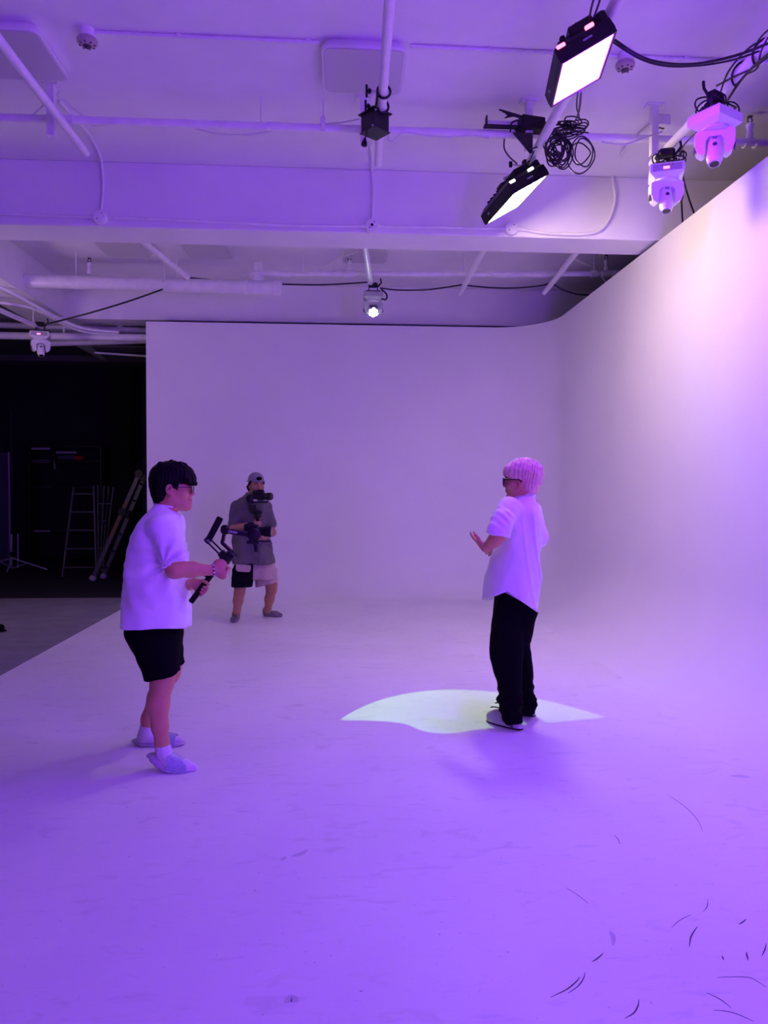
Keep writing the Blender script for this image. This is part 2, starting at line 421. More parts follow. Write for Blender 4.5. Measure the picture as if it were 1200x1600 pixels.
for k_, x in enumerate((-2.17, .27, 1.615, 2.68)):
    bracket(x, 8.15, 'short channel bracket behind the cross beam, ' + ('leftmost', 'second from the left', 'third from the left', 'rightmost')[k_], 4.30)
for x, y, z0, lab in [(-.13, 5.93, 4.42, 'thin hanger rod with clamp left of the black box'), (-.62, 5.95, 4.42, 'thinner hanger rod further left without clamp'),
                      (1.17, 3.9, 4.32, 'hanger rod left of the upper light panel')]:
    t = thing('hanger_rod', (x, y, CZ), lab, 'rod')
    MB().cyl((x, y, z0), (x, y, CZ), .005, 8).build('rod', M['pipe_paint'], t)
    if 'clamp' in lab and 'without' not in lab:
        MB().box((x, y - .036, 4.44), (.035, .012, .12), bev=.003).build('clamp', M['pipe_paint'], t)

def square_light(x, y, label, s=.60, h=.075):
    t = thing('ceiling_light', (x, y, CZ), label, 'ceiling light')
    def rr(half, r, n=6):
        out = []
        for cx, cy, a0 in ((half - r, half - r, 0), (-half + r, half - r, 90), (-half + r, -half + r, 180), (half - r, -half + r, 270)):
            for i in range(n + 1):
                a = math.radians(a0 + 90 * i / n); out.append((cx + r * math.cos(a), cy + r * math.sin(a)))
        return out
    m = MB(); L = [(rr(s / 2 - .035, .05), 0), (rr(s / 2 - .01, .06), -.03), (rr(s / 2, .065), -h + .014), (rr(s / 2 - .006, .065), -h), (rr(s / 2 - .022, .055), -h + .004)]
    n = len(L[0][0]); vs = [(x + a, y + b, CZ + z) for lp, z in L for a, b in lp]
    fs = [(i * n + k, i * n + (k + 1) % n, (i + 1) * n + (k + 1) % n, (i + 1) * n + k) for i in range(len(L) - 1) for k in range(n)]
    fs += [tuple(range(n)), tuple((len(L) - 1) * n + k for k in range(n))]
    m.add(vs, fs).build('housing', M['cover_rim'], t, 0.5)
    MB().prism(rr(s / 2 - .021, .055), (x, y, CZ - h - .002), (1, 0, 0), (0, 1, 0), (0, 0, 1), .008).build('cover', M['lamp_cover'], t, 0)
square_light(0.17, 5.42, 'unlit square ceiling light behind the centre rail')
square_light(-2.30, 5.38, 'unlit square ceiling light at the top left corner', .62)
square_light(-2.72, 9.58, 'unlit square ceiling light beyond the beam, leftmost')
square_light(-1.68, 9.60, 'unlit square ceiling light beyond the beam, second from the left')
square_light(0.33, 9.62, 'unlit square ceiling light beyond the beam, behind the lit moving head')

def detector(x, y, label, big=1.0):
    t = thing('smoke_detector', (x, y, CZ), label, 'detector')
    MB().lathe((x, y, CZ), (0, 0, -1), [(0, .052 * big), (.055, .052 * big), (.06, .05 * big)], 20).build('base', M['pipe_paint'], t)
    MB().lathe((x, y, CZ - .058), (0, 0, -1), [(0, .06 * big), (.012, .068 * big), (.03, .066 * big), (.042, .05 * big), (.05, .034 * big)], 20).build('head', M['beige_plastic'], t)
    MB().lathe((x, y, CZ - .105), (0, 0, -1), [(0, .032), (.012, .022), (.018, .010)], 12).build('sensor', M['dark_detail'], t)
    for k in range(8):
        a = k * math.pi / 4
        MB().box((x + .045 * math.cos(a), y + .045 * math.sin(a), CZ - .102), (.018, .008, .008), rotz(a), .001).build('vent_slot', M['dark_detail'], t, 0)
detector(-1.70, 5.17, 'brown and white smoke detector at the upper left of the ceiling')
detector(2.02, 5.20, 'brown and white smoke detector beside the upper light panel')

# corrugated conduit along the ceiling
def flex(p0, p1, r, label, clips):
    t = thing('flexible_conduit', (np.asarray(p0) + p1) / 2, label, 'conduit')
    p0 = np.asarray(p0, float); p1 = np.asarray(p1, float); L = np.linalg.norm(p1 - p0); n = int(L / .016)
    pr = []
    for i in range(n): pr += [(L * i / n, r), (L * (i + .55) / n, r), (L * (i + .6) / n, r * .72), (L * (i + .95) / n, r * .72)]
    MB().lathe(p0, p1 - p0, pr, 8).build('hose', M['pipe_paint'], t, 0)
    for f in clips:
        q = p0 + (p1 - p0) * f
        MB().box(q + V(0, 0, .005), (.03, .036, .03), bev=.004).build('clip', M['pipe_paint'], t)
flex((-1.65, 5.17, 4.645), (-.14, 5.18, 4.645), .0135, 'corrugated conduit from the left detector to the middle ceiling light', (.37, .95))
flex((.49, 5.18, 4.645), (1.96, 5.20, 4.645), .0135, 'corrugated conduit from the middle ceiling light to the right detector', (.38, .9))
flex((2.08, 5.20, 4.645), (4.0, 5.22, 4.645), .0135, 'corrugated conduit right of the right detector', (.2, .5))

# rigid conduits and round junction boxes on the beam face
YB = 7.185
def jbox(px, py, label):
    c = on_y(px, py, YB); t = thing('junction_box', c, label, 'junction box')
    MB().lathe(c + V(0, .012, 0), (0, -1, 0), [(0, .066), (.048, .066), (.056, .060)], 24).build('body', M['pipe_paint'], t)
    MB().lathe(c + V(0, -.043, 0), (0, -1, 0), [(0, .054), (.007, .050)], 24).build('lid', M['pipe_paint'], t)
    for s in (-1, 1): MB().cyl(c + V(s * .055, -.008, 0), c + V(s * .10, -.008, 0), .021, 12).build('spout', M['pipe_paint'], t)
    for a in (.9, 4.0): MB().lathe(c + V(.035 * math.cos(a), -.048, .035 * math.sin(a)), (0, -1, 0), [(0, .006), (.003, .006)], 8).build('screw', M['dark_detail'], t)
    if 'middle' in label: MB().lathe(c + V(0, -.048, 0), (0, -1, 0), [(0, .014), (.004, .014)], 12).build('knockout', M['black_plastic'], t)
    return c
j1 = jbox(158, 340, 'round white junction box on the beam face, leftmost'); j2 = jbox(581, 354, 'round white junction box on the middle of the beam face')
j3 = jbox(798, 358, 'round white junction box on the beam below the lower light panel')
def conduit(pts, r, label, name='conduit'):
    o = MB().tube(spline(pts, 8), r, 10).build(name, M['pipe_paint']); return tag(o, label, 'conduit')
yc = YB - .008
conduit([V(-4.05, yc, 4.17), j1 + V(-1, .0, .015), j1 + V(-.1, -.008, 0)], .014, 'white conduit along the beam, left of the leftmost junction box')
conduit([j1 + V(.1, -.008, 0), on_y(330, 346, yc), on_y(450, 352, yc), j2 + V(-.1, -.008, 0)], .014, 'white conduit along the beam between the left and middle junction boxes')
conduit([j2 + V(.1, -.008, 0), on_y(680, 355, yc), j3 + V(-.1, -.008, 0)], .014, 'white conduit along the beam between the middle and right junction boxes')
conduit([j3 + V(.1, -.008, 0), on_y(860, 365, yc), on_y(925, 364, yc), on_y(950, 345, yc), on_y(961, 310, yc), on_y(957, 282, yc), on_y(962, 262, yc),
         on_z(975, 235, 4.64), on_z(1000, 210, 4.64), on_z(1022, 192, 4.64)], .016, 'white conduit curving up from the right junction box to the ceiling')
conduit([j1 + V(0, -.008, .05), on_y(161, 300, yc), on_y(160, 268, yc), on_z(155, 240, 4.64), on_z(135, 205, 4.63), on_z(103, 170, 4.64), on_z(92, 158, 4.645)], .013, 'white conduit bending from the left junction box up to the left bracket')
conduit([j2 + V(0, -.008, .05), on_y(583, 300, yc), on_y(581, 268, yc), on_z(581, 250, 4.645), on_z(578, 225, 4.645)], .013, 'white conduit rising from the middle junction box')
t = thing('switch_box', on_z(1030, 188, CZ), 'white box with two knockouts on the ceiling at the conduit end', 'electrical box')
q = on_z(1030, 188, CZ); MB().box(q + V(0, 0, -.04), (.11, .2, .08), bev=.006).build('body', M['pipe_paint'], t)
for s in (0, 1): MB().lathe(q + V(-.012 + .03 * s, -.04 + .01 * s, -.08), (0, 0, -1), [(0, .014), (.003, .014)], 12).build('knockout', M['dark_detail'], t)

# sprinklers
def sprinkler(p, h, label):
    p = np.asarray(p, float); t = thing('sprinkler', p, label, 'sprinkler')
    MB().lathe(p, (0, 0, 1), [(0, .03), (h * .25, .03), (h * .27, .022), (h * .5, .024), (h * .52, .03), (h * .62, .03), (h * .64, .02), (h * .7, .016)], 14).build('fitting', M['pipe_paint'], t)
    b = p + V(0, 0, h * .7); m = MB()
    for s in (-1, 1): m.tube(spline([b + V(s * .008, 0, 0), b + V(s * .020, 0, h * .12), b + V(s * .006, 0, h * .26)], 5), .005, 6)
    m.lathe(b + V(0, 0, h * .25), (0, 0, 1), [(0, .022), (.004, .022)], 12); m.build('head', M['dark_detail'], t)
ps = at(1180, 222, 5.95); ps = V(ps[0], 5.93, 4.45)
sprinkler(ps, .19, 'upright sprinkler on the long pipe at the right frame edge')
for s in (-1, 1):
    tag(MB().tube([ps + V(s * .045, .0, -.03) + V(0, .042 * math.cos(a), .042 * math.sin(a) + .005) for a in np.linspace(-2.6, 1.4, 12)], .004, 6).build('pipe_clip', M['pipe_paint']),
        ('left' if s < 0 else 'right') + ' hook clip on the long pipe under the right sprinkler', 'clip')

# second bay pipes
big = thing('duct_pipe', at(220, 443, 9.6), 'thick white drain pipe with a capped end beyond the beam', 'pipe')
pa, pb = at(-60, 436, 9.6), at(440, 450, 9.6)
MB().cyl(pa, pb, .086, 24, bev=.01).build('tube', M['pipe_paint'], big)
dd = nrm(pb - pa)
for f, w, k in ((.355, .02, 1.06), (.575, .10, 1.05), (.81, .03, 1.13), (.89, .03, 1.13), (.985, .045, 1.16)):
    q = pa + (pb - pa) * f; MB().cyl(q - dd * w, q + dd * w, .086 * k, 24, bev=.006).build('coupling', M['pipe_paint'], big)
q = pa + (pb - pa) * .928
MB().lathe(q + V(0, 0, .07), (0, 0, 1), [(0, .075), (.06, .075), (.065, .055), (.09, .055), (.095, .06), (.2, .06), (.21, .052), (.24, .052)], 18).build('riser', M['pipe_paint'], big)
ta, tb = at(392, 428, 9.6), at(968, 428, 9.6)
tp = thing('water_pipe', (ta + tb) / 2, 'thin white sprinkler pipe beyond the beam, ending near the right wall', 'pipe')
MB().cyl(ta, tb, .032, 16, bev=.005).build('tube', M['pipe_paint'], tp)
dt = nrm(tb - ta)
for px_, w, k in ((447, .05, 1.35), (527, .05, 1.3), (546, .06, 1.4), (698, .04, 1.3), (752, .05, 1.25), (820, .05, 1.25), (928, .04, 1.4), (948, .07, 1.4), (962, .04, 1.5)):
    q = at(px_, 428, 9.6); MB().cyl(q - dt * w, q + dt * w, .032 * k, 16, bev=.004).build('coupling', M['pipe_paint'], tp)
sprinkler(at(546, 428, 9.6) + V(0, 0, .03), .20, 'upright sprinkler on the thin pipe left of the lit moving head')
sprinkler(at(947, 428, 9.6) + V(0, 0, .03), .22, 'upright sprinkler on the thin pipe near the right wall')
sprinkler(at(140, 438, 9.6) + V(0, 0, .075), .22, 'upright sprinkler on the thick drain pipe at the left')
for px_, py0, py1, d, lab in [(119, 378, 436, 9.6, 'thin hanger rod of the thick drain pipe'), (277, 402, 436, 9.6, 'short hanger rod near the rail end over the drain pipe'),
                              (473, 411, 428, 9.6, 'short hanger rod of the thin pipe left of the sprinkler'), (725, 410, 428, 9.6, 'hanger rod of the thin pipe by the third short rail'),
                              (928, 398, 428, 9.6, 'hanger rod of the thin pipe near its right end')]:
    p = at(px_, py1, d); tag(MB().cyl(p, V(p[0], p[1], CZ), .008, 8).build('hanger_rod', M['pipe_paint']), lab, 'rod')

# ------------------------------------------------------------------ cables
def cable(pts, r, label, material='cable_black', k=8, name='cable'):
    return tag(MB().tube(spline(pts, k), r, 6).build(name, M[material]), label, 'cable')
cable([at(254, 452, 9.47), at(200, 471, 9.5), at(140, 489, 9.6), at(90, 502, 9.8), at(70, 507, 10.2)], .011, 'thin black cable from the thick drain pipe down to the left moving head')
cable([at(296, 434, 9.6), at(340, 438, 9.62), at(400, 442, 9.64), at(442, 444, 9.66), at(500, 445, 9.68), at(545, 443, 9.7), at(574, 441, 9.72)], .010, 'black cable from the drain pipe to the lit moving head')
cable([at(594, 450, 9.75), at(620, 453, 9.8), at(660, 453, 9.85), at(690, 450, 9.9), at(722, 445, 9.95)], .010, 'black cable sagging right of the lit moving head')
cable([at(722, 445, 9.95), at(760, 449, 9.95), at(800, 450, 9.9), at(840, 447, 9.9), at(862, 442, 9.9)], .010, 'black cable sagging between the two empty short rails')
cable([at(862, 442, 9.9), at(880, 453, 9.9), at(905, 460, 9.9), at(935, 461, 9.9)], .010, 'black cable sagging right of the last short rail')
cable([at(960, 62, 4.3), at(1000, 88, 4.35), at(1040, 99, 4.4), at(1085, 100, 4.42), at(1130, 92, 4.44), at(1170, 80, 4.45), at(1230, 55, 4.42)], .0085, 'thick black cable sagging from the upper panel to the right rail')
cable([at(958, 66, 4.36), at(1000, 92, 4.42), at(1040, 103, 4.47), at(1085, 103, 4.5), at(1130, 97, 4.52), at(1170, 86, 4.54), at(1230, 62, 4.52)], .006, 'thinner black cable alongside the thick one right of the upper panel')
cable([at(908, 142, 4.5), at(906, 165, 5.0), at(902, 182, 5.4), at(893, 198, 5.75)], .007, 'black cable dropping from the upper panel to the coiled bundle')
cable([at(903, 142, 4.56), at(901, 168, 5.1), at(905, 184, 5.5), at(899, 203, 5.75)], .005, 'thin black cable beside the one dropping from the upper panel')
cable([at(788, 217, 5.8), at(788, 232, 5.8), at(796, 245, 5.85), at(808, 256, 5.9)], .006, 'black cable looping left of the lower panel')
cable([at(1061, 249, 5.83), at(1063, 285, 6.3), at(1065, 320, 6.9), at(1067, 356, 7.1)], .008, 'black cable hanging behind the right moving head, left strand')
cable([at(1064, 257, 5.93), at(1069, 285, 6.25), at(1078, 315, 6.7), at(1089, 345, 7.0)], .008, 'black cable hanging behind the right moving head, right strand')
W_ = 'cable_white'
cable([at(380, 212, 5.85), at(410, 208, 5.85), at(455, 198, 5.85), at(500, 194, 5.85), at(530, 192, 5.82), at(562, 186, 5.8)], .006, 'white cable crossing the long pipe left of the black box', W_)
cable([at(305, 201, 5.86), at(340, 209, 5.86), at(385, 210, 5.86), at(430, 204, 5.85)], .006, 'white cable drooping under the long pipe on the left', W_)
cable([at(612, 200, 5.82), at(606, 214, 5.82), at(613, 221, 5.82), at(630, 207, 5.82), at(660, 211, 5.83), at(700, 214, 5.83), at(740, 211, 5.83), at(762, 216, 5.83), at(760, 212, 5.82)], .0055, 'white cable looped along the long pipe right of the black box', W_)
cable([at(92, 150, 5.6), at(110, 165, 5.7), at(135, 186, 5.8), at(150, 196, 5.85), at(190, 188, 5.86), at(193, 192, 5.86), at(150, 197, 5.83)], .007, 'white cable looped from the left bracket onto the long pipe', W_)
cable([at(50, 181, 5.8), at(68, 165, 5.75), at(85, 150, 5.7), at(94, 143, 5.7)], .007, 'white cable strung to the left bracket top', W_)
cable([at(940, 222, 5.85), at(975, 226, 5.85), at(1010, 214, 5.86), at(1035, 206, 5.86)], .007, 'white cable lying along the long pipe near the right bracket', W_)
cable([at(236, 386, 8.6), at(246, 398, 8.8), at(256, 415, 9.3), at(257, 437, 9.5), at(253, 440, 9.5)], .007, 'white cable hanging from the first short rail', W_)
cable([at(380, 427, 9.5), at(420, 423, 9.5), at(470, 426, 9.5), at(500, 420, 9.4), at(530, 404, 9.2), at(560, 393, 8.7)], .007, 'white cable strung over the thin pipe left of the lit head', W_)
cable([at(754, 398, 8.6), at(755, 415, 9.2), at(765, 428, 9.48), at(785, 433, 9.5), at(820, 431, 9.5), at(850, 433, 9.5), at(880, 426, 9.45), at(888, 412, 9.2), at(893, 400, 8.9)], .007, 'white cable drooping between the two empty short rails', W_)
cable([at(896, 404, 8.5), at(928, 420, 9.3), at(950, 445, 9.45)], .009, 'white cable stretched diagonally near the right wall', W_)

def tangle(c, n, rad, rs, label, seed, stretch=(1, .5, 1.1), rr=.0055, name='cable_coil', extra=()):
    rng = random.Random(seed); t = thing(name, c, label, 'cable coil'); c = np.asarray(c, float)
    for i in range(n):
        cc = c + V(rng.uniform(-1, 1) * rs * stretch[0], rng.uniform(-1, 1) * rs * stretch[1], rng.uniform(-1, 1) * rs * stretch[2])
        a0, tx, ty = rng.uniform(0, 6.28), rng.uniform(-.5, .5), rng.uniform(-.6, .6); R = rotz(tx) @ rotx(ty); r = rad * rng.uniform(.7, 1.15)
        ph = rng.uniform(0, 6)
        pts = [cc + R @ V(r * math.cos(a) * stretch[0], .015 * math.sin(2 * a + ph), r * math.sin(a) * stretch[2] * (1 + .15 * math.sin(2 * a + a0))) for a in np.linspace(a0, a0 + 6.283, 25)[:-1]]
        MB().tube(pts, rr, 6, True).build('loop', M['cable_black'], t)
    for q in extra: MB().tube(spline(q, 8), rr, 6).build('strand', M['cable_black'], t)
    return t
tangle(at(870, 238, 5.75), 15, .085, .05, 'coil of black cable hanging between the rail and the loose loops', 3, (.9, .5, 1.25))
tangle(at(885, 198, 5.8), 12, .07, .06, 'black cable bundle lying on the long pipe beside the right rail', 5, (1.5, .6, .6),
       extra=([at(880, 208, 5.8), at(900, 206, 5.78), at(915, 207, 5.78), at(920, 208, 5.78)],))
tangle(at(911, 238, 5.7), 3, .12, .03, 'three loose black cable loops hanging under the long pipe', 8, (.75, .4, 1.1))
tangle(at(1122, 168, 4.92), 14, .065, .055, 'black cable tangle on top of the violet-lit moving head', 11, (1.2, .7, 1.0))
tangle(at(1045, 246, 5.82), 8, .05, .05, 'black cable tangle above the white moving head at the right', 13, (1.6, .6, .7), extra=([at(1062, 245, 5.8), at(1068, 235, 5.8), at(1066, 260, 5.8), at(1058, 262, 5.8)],))
cable([at(1090, 205, 5.2), at(1070, 225, 5.5), at(1062, 240, 5.75), at(1060, 244, 5.8)], .006, 'black cable linking the two right moving heads, lower one')
cable([at(1092, 180, 5.2), at(1073, 195, 5.5), at(1064, 212, 5.7), at(1064, 230, 5.8)], .006, 'black cable linking the two right moving heads, upper one')
rw = []
for i in range(100):
    f = i / 99; y = 3.9 + f * 1.0; a = f * 26; rw.append(V(2.605 + .043 * math.cos(a), y, Z1 + .043 * math.sin(a)))
tag(MB().tube(rw, .007, 6).build('wrapped_cable', M['cable_black']), 'black cable wound around the right lighting rail', 'cable')
rng_ = random.Random(4)
for k_, lab in enumerate(('first', 'second', 'third', 'fourth')):
    P_ = []
    for j_ in range(9):
        y_ = 3.55 + j_ * .17; a_ = k_ * 1.6 + j_ * (1.1 if k_ % 2 else -.8); r_ = .045 + .03 * rng_.random()
        P_.append(V(2.603 + r_ * math.cos(a_), y_, Z1 + r_ * math.sin(a_) * .9))
    tag(MB().tube(spline(P_, 6), .006, 6).build('cable', M['cable_black']), 'black cable twisting along the right lighting rail, ' + lab + ' of four', 'cable')
tag(MB().tube(spline([V(2.60, 3.6, 4.25), V(2.63, 4.2, 4.24), V(2.58, 4.6, 4.22), V(2.61, 4.9, 4.2)], 8), .009, 6).build('cable', M['cable_black']), 'black cable hanging straight below the wrapped right rail', 'cable')
cable([at(-20, 440, 9.2), at(20, 458, 9.4), at(60, 480, 9.7), at(100, 502, 10.1), at(135, 514, 10.4), at(185, 519, 10.7)], .020, 'white conduit hose curving below the left beam, upper of two', 'pipe_paint', 8, 'conduit')
cable([at(-20, 470, 9.7), at(40, 479, 9.9), at(70, 490, 10.1), at(100, 507, 10.4), at(135, 519, 10.7), at(185, 523, 10.95)], .018, 'white conduit hose curving below the left beam, lower of two', 'pipe_paint', 8, 'conduit')

# ================================================================== LIGHT PANELS
def light_panel(A, B, C, dA, dB, dC, diff, disp, label, seed):
    pA, pB, pC = at(*A, dA), at(*B, dB), at(*C, dC)
    u = nrm(pA - pB); n = nrm(np.cross(pC - pB, pA - pB))
    if n[2] > 0: n = -n
    v = nrm(np.cross(n, u)); v = v if v @ (pC - pB) > 0 else -v
    Lu, Lv = np.linalg.norm(pA - pB), abs((pC - pB) @ v); c = (pA + pC) / 2
    c = pB + u * Lu / 2 + v * Lv / 2
    hu, hv = Lu / 2, Lv / 2
    t = thing('studio_light', c, label, 'studio light')
    def P(a, b, w): return c + u * a + v * b - n * w            # w: distance behind the lit face
    h = MB()                                                       # housing tapering to the back
    L = [(hu + .012, hv + .012, -.004), (hu + .014, hv + .014, .03), (hu + .010, hv + .010, .085), (hu - .03, hv - .03, .12)]
    vs = [P(sa * a, sb * b, w) for a, b, w in L for sa, sb in ((-1, -1), (1, -1), (1, 1), (-1, 1))]
    fs = [(i * 4 + k, i * 4 + (k + 1) % 4, i * 4 + 4 + (k + 1) % 4, i * 4 + 4 + k) for i in range(3) for k in range(4)] + [(12, 13, 14, 15)]
    rim = [P(sa * (hu - .002), sb * (hv - .002), -.004) for sa, sb in ((-1, -1), (1, -1), (1, 1), (-1, 1))]
    rim2 = [P(sa * (hu - .002), sb * (hv - .002), .012) for sa, sb in ((-1, -1), (1, -1), (1, 1), (-1, 1))]
    b0 = len(vs); vs += rim + rim2
    for k in range(4):
        k2 = (k + 1) % 4; fs += [(k, k2, b0 + k2, b0 + k), (b0 + k, b0 + k2, b0 + 4 + k2, b0 + 4 + k)]
    fs += [(b0 + 4, b0 + 5, b0 + 6, b0 + 7)]
    h.add(vs, fs).build('housing', M['black_plastic'], t, 0.0)
    d = MB().hexa([P(sa * (hu - .004), sb * (hv - .004), w) for w in (.001, .009) for sa, sb in ((-1, -1), (1, -1), (1, 1), (-1, 1))])
    d.build('diffuser', M[diff], t, 0)
    R = np.column_stack([u, v, -n])
    for k in range(7):                                             # cooling fins on the back
        MB().box(P(0, -hv * .7 + k * hv * .23, .13), (2 * hu - .10, .008, .03), R, .001).build('fin', M['black_metal'], t, 0)
    up = V(0, 0, 1.0)
    railp = V(1.44 + (c[1] + 1) / 7.12 * .145, c[1], Z1)
    MB().box(P(0, 0, .15), (.16, .10, .05), R, .008).build('yoke', M['black_metal'], t)
    top = P(0, 0, .20)
    MB().tube([top, top * .4 + railp * .6, railp - V(0, 0, .05)], .014, 10).build('spigot', M['steel'], t)
    MB().box(railp + V(0, 0, 0), (.105, .05, .105), None, .02).build('clamp', M['black_metal'], t)
    MB().tube([railp + V(-.05, 0, 0), railp + V(-.14, -.02, 0)], .008, 8).build('clamp_screw', M['steel'], t)
    MB().box(railp + V(-.155, -.022, 0), (.028, .02, .05), None, .006).build('wing_knob', M['black_plastic'], t)
    # near end: glowing displays, control box and plate
    e0 = P(0, -hv - .012, .05)
    for a, w, mt in ((-.8 * hu, .085, disp), (.35 * hu, .10, disp)):
        MB().box(P(a, -hv - .006, w), (.052, .02, .022), R, .004).build('display', M[mt], t)
    MB().box(P(.1 * hu, -hv - .014, .045), (.055, .004, .010), R, .001).build('name_plate', M['sticker'], t, 0)
    MB().box(P(-hu - .014, .55 * hv, .045), (.004, .03, .018), R, .001).build('sticker', M['sticker'], t, 0)
    MB().box(P(.25 * hu, -hv * .55, .15), (.15, .14, .06), R, .01).build('control_box', M['black_plastic'], t)
    MB().lathe(P(.95 * hu, -hv * .8, .10), -n, [(0, .035), (.05, .035), (.055, .028)], 16).build('tilt_knob', M['black_plastic'], t)
    MB().tube(spline([P(.5 * hu, -hv * .8, .14), P(.8 * hu, -hv * 1.15, .2), P(1.2 * hu, -hv * .9, .22), P(.9 * hu, -hv * .4, .18)], 6), .006, 6).build('power_lead', M['cable_black'], t)
    MB().box(P(.5 * hu, hv + .02, .03), (.10, .012, .03), R, .003).build('foot', M['black_metal'], t)
    for k in (-1, 1): MB().box(P(k * .6 * hu, -hv * .95, .125), (.03, .03, .025), R, .005).build('bumper', M['black_rubber'], t)
    return t
light_panel((960, 51), (879, 99), (863, 165), 4.11, 4.15, 4.63, 'violet_diffuser', 'red_display', 'upper square light panel glowing violet white with red displays', 1)
light_panel((855, 273), (803, 302), (787, 335), 5.95, 5.88, 6.50, 'white_diffuser', 'white_display', 'lower square light panel glowing warm white under the rail end', 2)

# ================================================================== MOVING HEADS
def moving_head(loc, pan, tilt, label, lit=False, rail_top=.10, head_pan=0.0):
    """hangs from loc (top of base); pan turns the whole fixture, tilt swings the head forward (local -y)"""
    t = thing('moving_head_light', loc, label, 'stage light'); R = rotz(pan)
    K = 1.25
    def P(x, y, z): return np.asarray(loc, float) + R @ V(x * K, y * K, z * 1.03)
    w, dpt, h = .20, .19, .10
    bs = MB()                                                     # base with sloped lower edges
    L = [(w / 2 - .012, dpt / 2 - .012, 0), (w / 2, dpt / 2, -.012), (w / 2, dpt / 2, -h + .03), (w / 2 - .03, dpt / 2 - .03, -h)]
    vs = [P(sa * a, sb * b, z) for a, b, z in L for sa, sb in ((-1, -1), (1, -1), (1, 1), (-1, 1))]
    fs = [(i * 4 + k, i * 4 + (k + 1) % 4, i * 4 + 4 + (k + 1) % 4, i * 4 + 4 + k) for i in range(3) for k in range(4)] + [(0, 1, 2, 3), (12, 13, 14, 15)]
    bs.add(vs, fs).build('base', M['grey_plastic'] if lit else M['white_plastic'], t, 0)
    MB().box(P(0, -dpt / 2 - .001, -.042), ((w - .03) * K, .004, .05), R, .001).build('control_panel', M['grey_plastic'], t, 0)
    if not lit: MB().box(P(-.005, -dpt / 2 - .004, -.046), (.045, .005, .018), R, .001).build('display', M['red_display'], t, 0)
    for k in range(4): MB().box(P(-.03 + k * .02, -dpt / 2 - .004, -.026), (.008, .004, .006), R, .001).build('button', M['dark_detail'], t, 0)
    MB().lathe(P(0, 0, -h + .004), (0, 0, -1), [(0, .09), (.018, .09), (.024, .08)], 24).build('turntable', M['white_plastic'], t)
    # yoke: a U of two arms
    HR = R @ rotz(head_pan)
    def Q(x, y, z): return np.asarray(loc, float) + HR @ V(x * K, y * K, z * 1.03)
    mat_y = M['grey_plastic'] if lit else M['white_plastic']
    poly = [(-.098, -.128), (-.098, -.125 - .085), (-.085, -.255), (-.062, -.275), (-.048, -.265), (-.048, -.185), (-.030, -.158), (.030, -.158), (.048, -.185),
            (.048, -.265), (.062, -.275), (.085, -.255), (.098, -.21), (.098, -.128), (.075, -.112), (-.075, -.112)]
    MB().prism([(q[0] * K, q[1] * 1.03) for q in poly], Q(0, -.036, 0), HR @ V(1, 0, 0), V(0, 0, 1), HR @ V(0, 1, 0), .09).build('yoke', mat_y, t, 0)
    for s in (-1, 1):
        MB().lathe(Q(s * .097, 0, -.222), HR @ V(s, 0, 0), [(0, .028), (.006, .025)], 16).build('pivot_cap', M['dark_detail'], t)
    # head
    ax = HR @ (rotx(-tilt) @ V(0, 0, -1.0)); hc = Q(0, 0, -.225)
    prof = [(-.085, .032), (-.082, .041), (-.06, .048), (.0, .050), (.05, .053), (.088, .050), (.105, .040)] if not lit else [(-.07, .035), (-.066, .048), (0, .056), (.045, .064), (.055, .064)]
    hd = MB().lathe(hc, ax, prof, 24).build('head', mat_y, t, 0.9)
    if not lit:
        MB().lathe(hc + ax * .102, ax, [(0, .042), (.016, .040), (.018, .033)], 24).build('lens_ring', mat_y, t)
        MB().lathe(hc + ax * .113, ax, [(0, .030), (.0085, .030)], 24).build('lens', M['lens_glass'], t)
        sd = nrm(HR @ (rotx(-tilt) @ V(0, -1.0, 0)))
        MB().lathe(hc + sd * .048 + ax * .0, sd, [(0, .015), (.004, .014)], 16).build('badge', M['dark_detail'], t)
        for k in range(3): MB().box(hc + sd * .049 - ax * (.045 + .012 * k), (.03, .005, .006), np.column_stack([HR @ V(1, 0, 0), sd, ax]), .001).build('vent_slot', M['dark_detail'], t, 0)
    else:
        e1 = nrm(np.cross(ax, V(0, 0, 1.0))); e2 = np.cross(ax, e1)
        MB().lathe(hc + ax * .054, ax, [(0, .062), (.004, .060)], 24).build('lens_plate', M['dark_detail'], t)
        for k in range(7):
            q = hc + ax * .058 + (0 if k == 6 else 1) * .043 * (e1 * math.cos(k * math.pi / 3 + .52) + e2 * math.sin(k * math.pi / 3 + .52))
            MB().lathe(q, ax, [(0, .0185), (.005, .017), (.008, .009)], 14).build('led_lens', M['led_cell'], t)
    # clamp up to the rail
    c = MB(); c.box(P(0, 0, .012), (.19, .12, .024), R, .004)
    for s in (-1, 1): c.box(P(s * .045, 0, rail_top * .5 + .01), (.012, .045, rail_top + .02), R, .003)
    c.build('omega_clamp', M['black_metal'], t)
    MB().tube([P(.05, 0, rail_top * .8), P(.085, -.01, rail_top + .03), P(.075, -.02, rail_top + .08)], .010, 8).build('clamp_lever', M['black_plastic'], t)
    c2 = MB().box(P(0, 0, rail_top), (.11, .07, .06), R, .012); c2.build('hook', M['black_metal'], t)
    return hc, ax
pA = V(2.60, 5.75, 4.19)
moving_head(at(1041, 262, 5.75), -.35, .25, 'white moving head light at the right, aimed straight down with a red display', head_pan=.2, rail_top=.11)
moving_head(at(1117, 178, 4.92), .5 + math.pi, .30, 'violet-lit moving head light nearest the right frame edge', head_pan=-.9 - math.pi, rail_top=.11)
moving_head(at(63, 519, 10.45), .25, .45, 'white moving head light hanging at the far left under the pipes', head_pan=.3, rail_top=.11)
pipe_thing('lighting_rail', at(-25, 474, 9.3), at(60, 511, 10.5), .033, 'white rail at the left edge carrying the far left moving head')
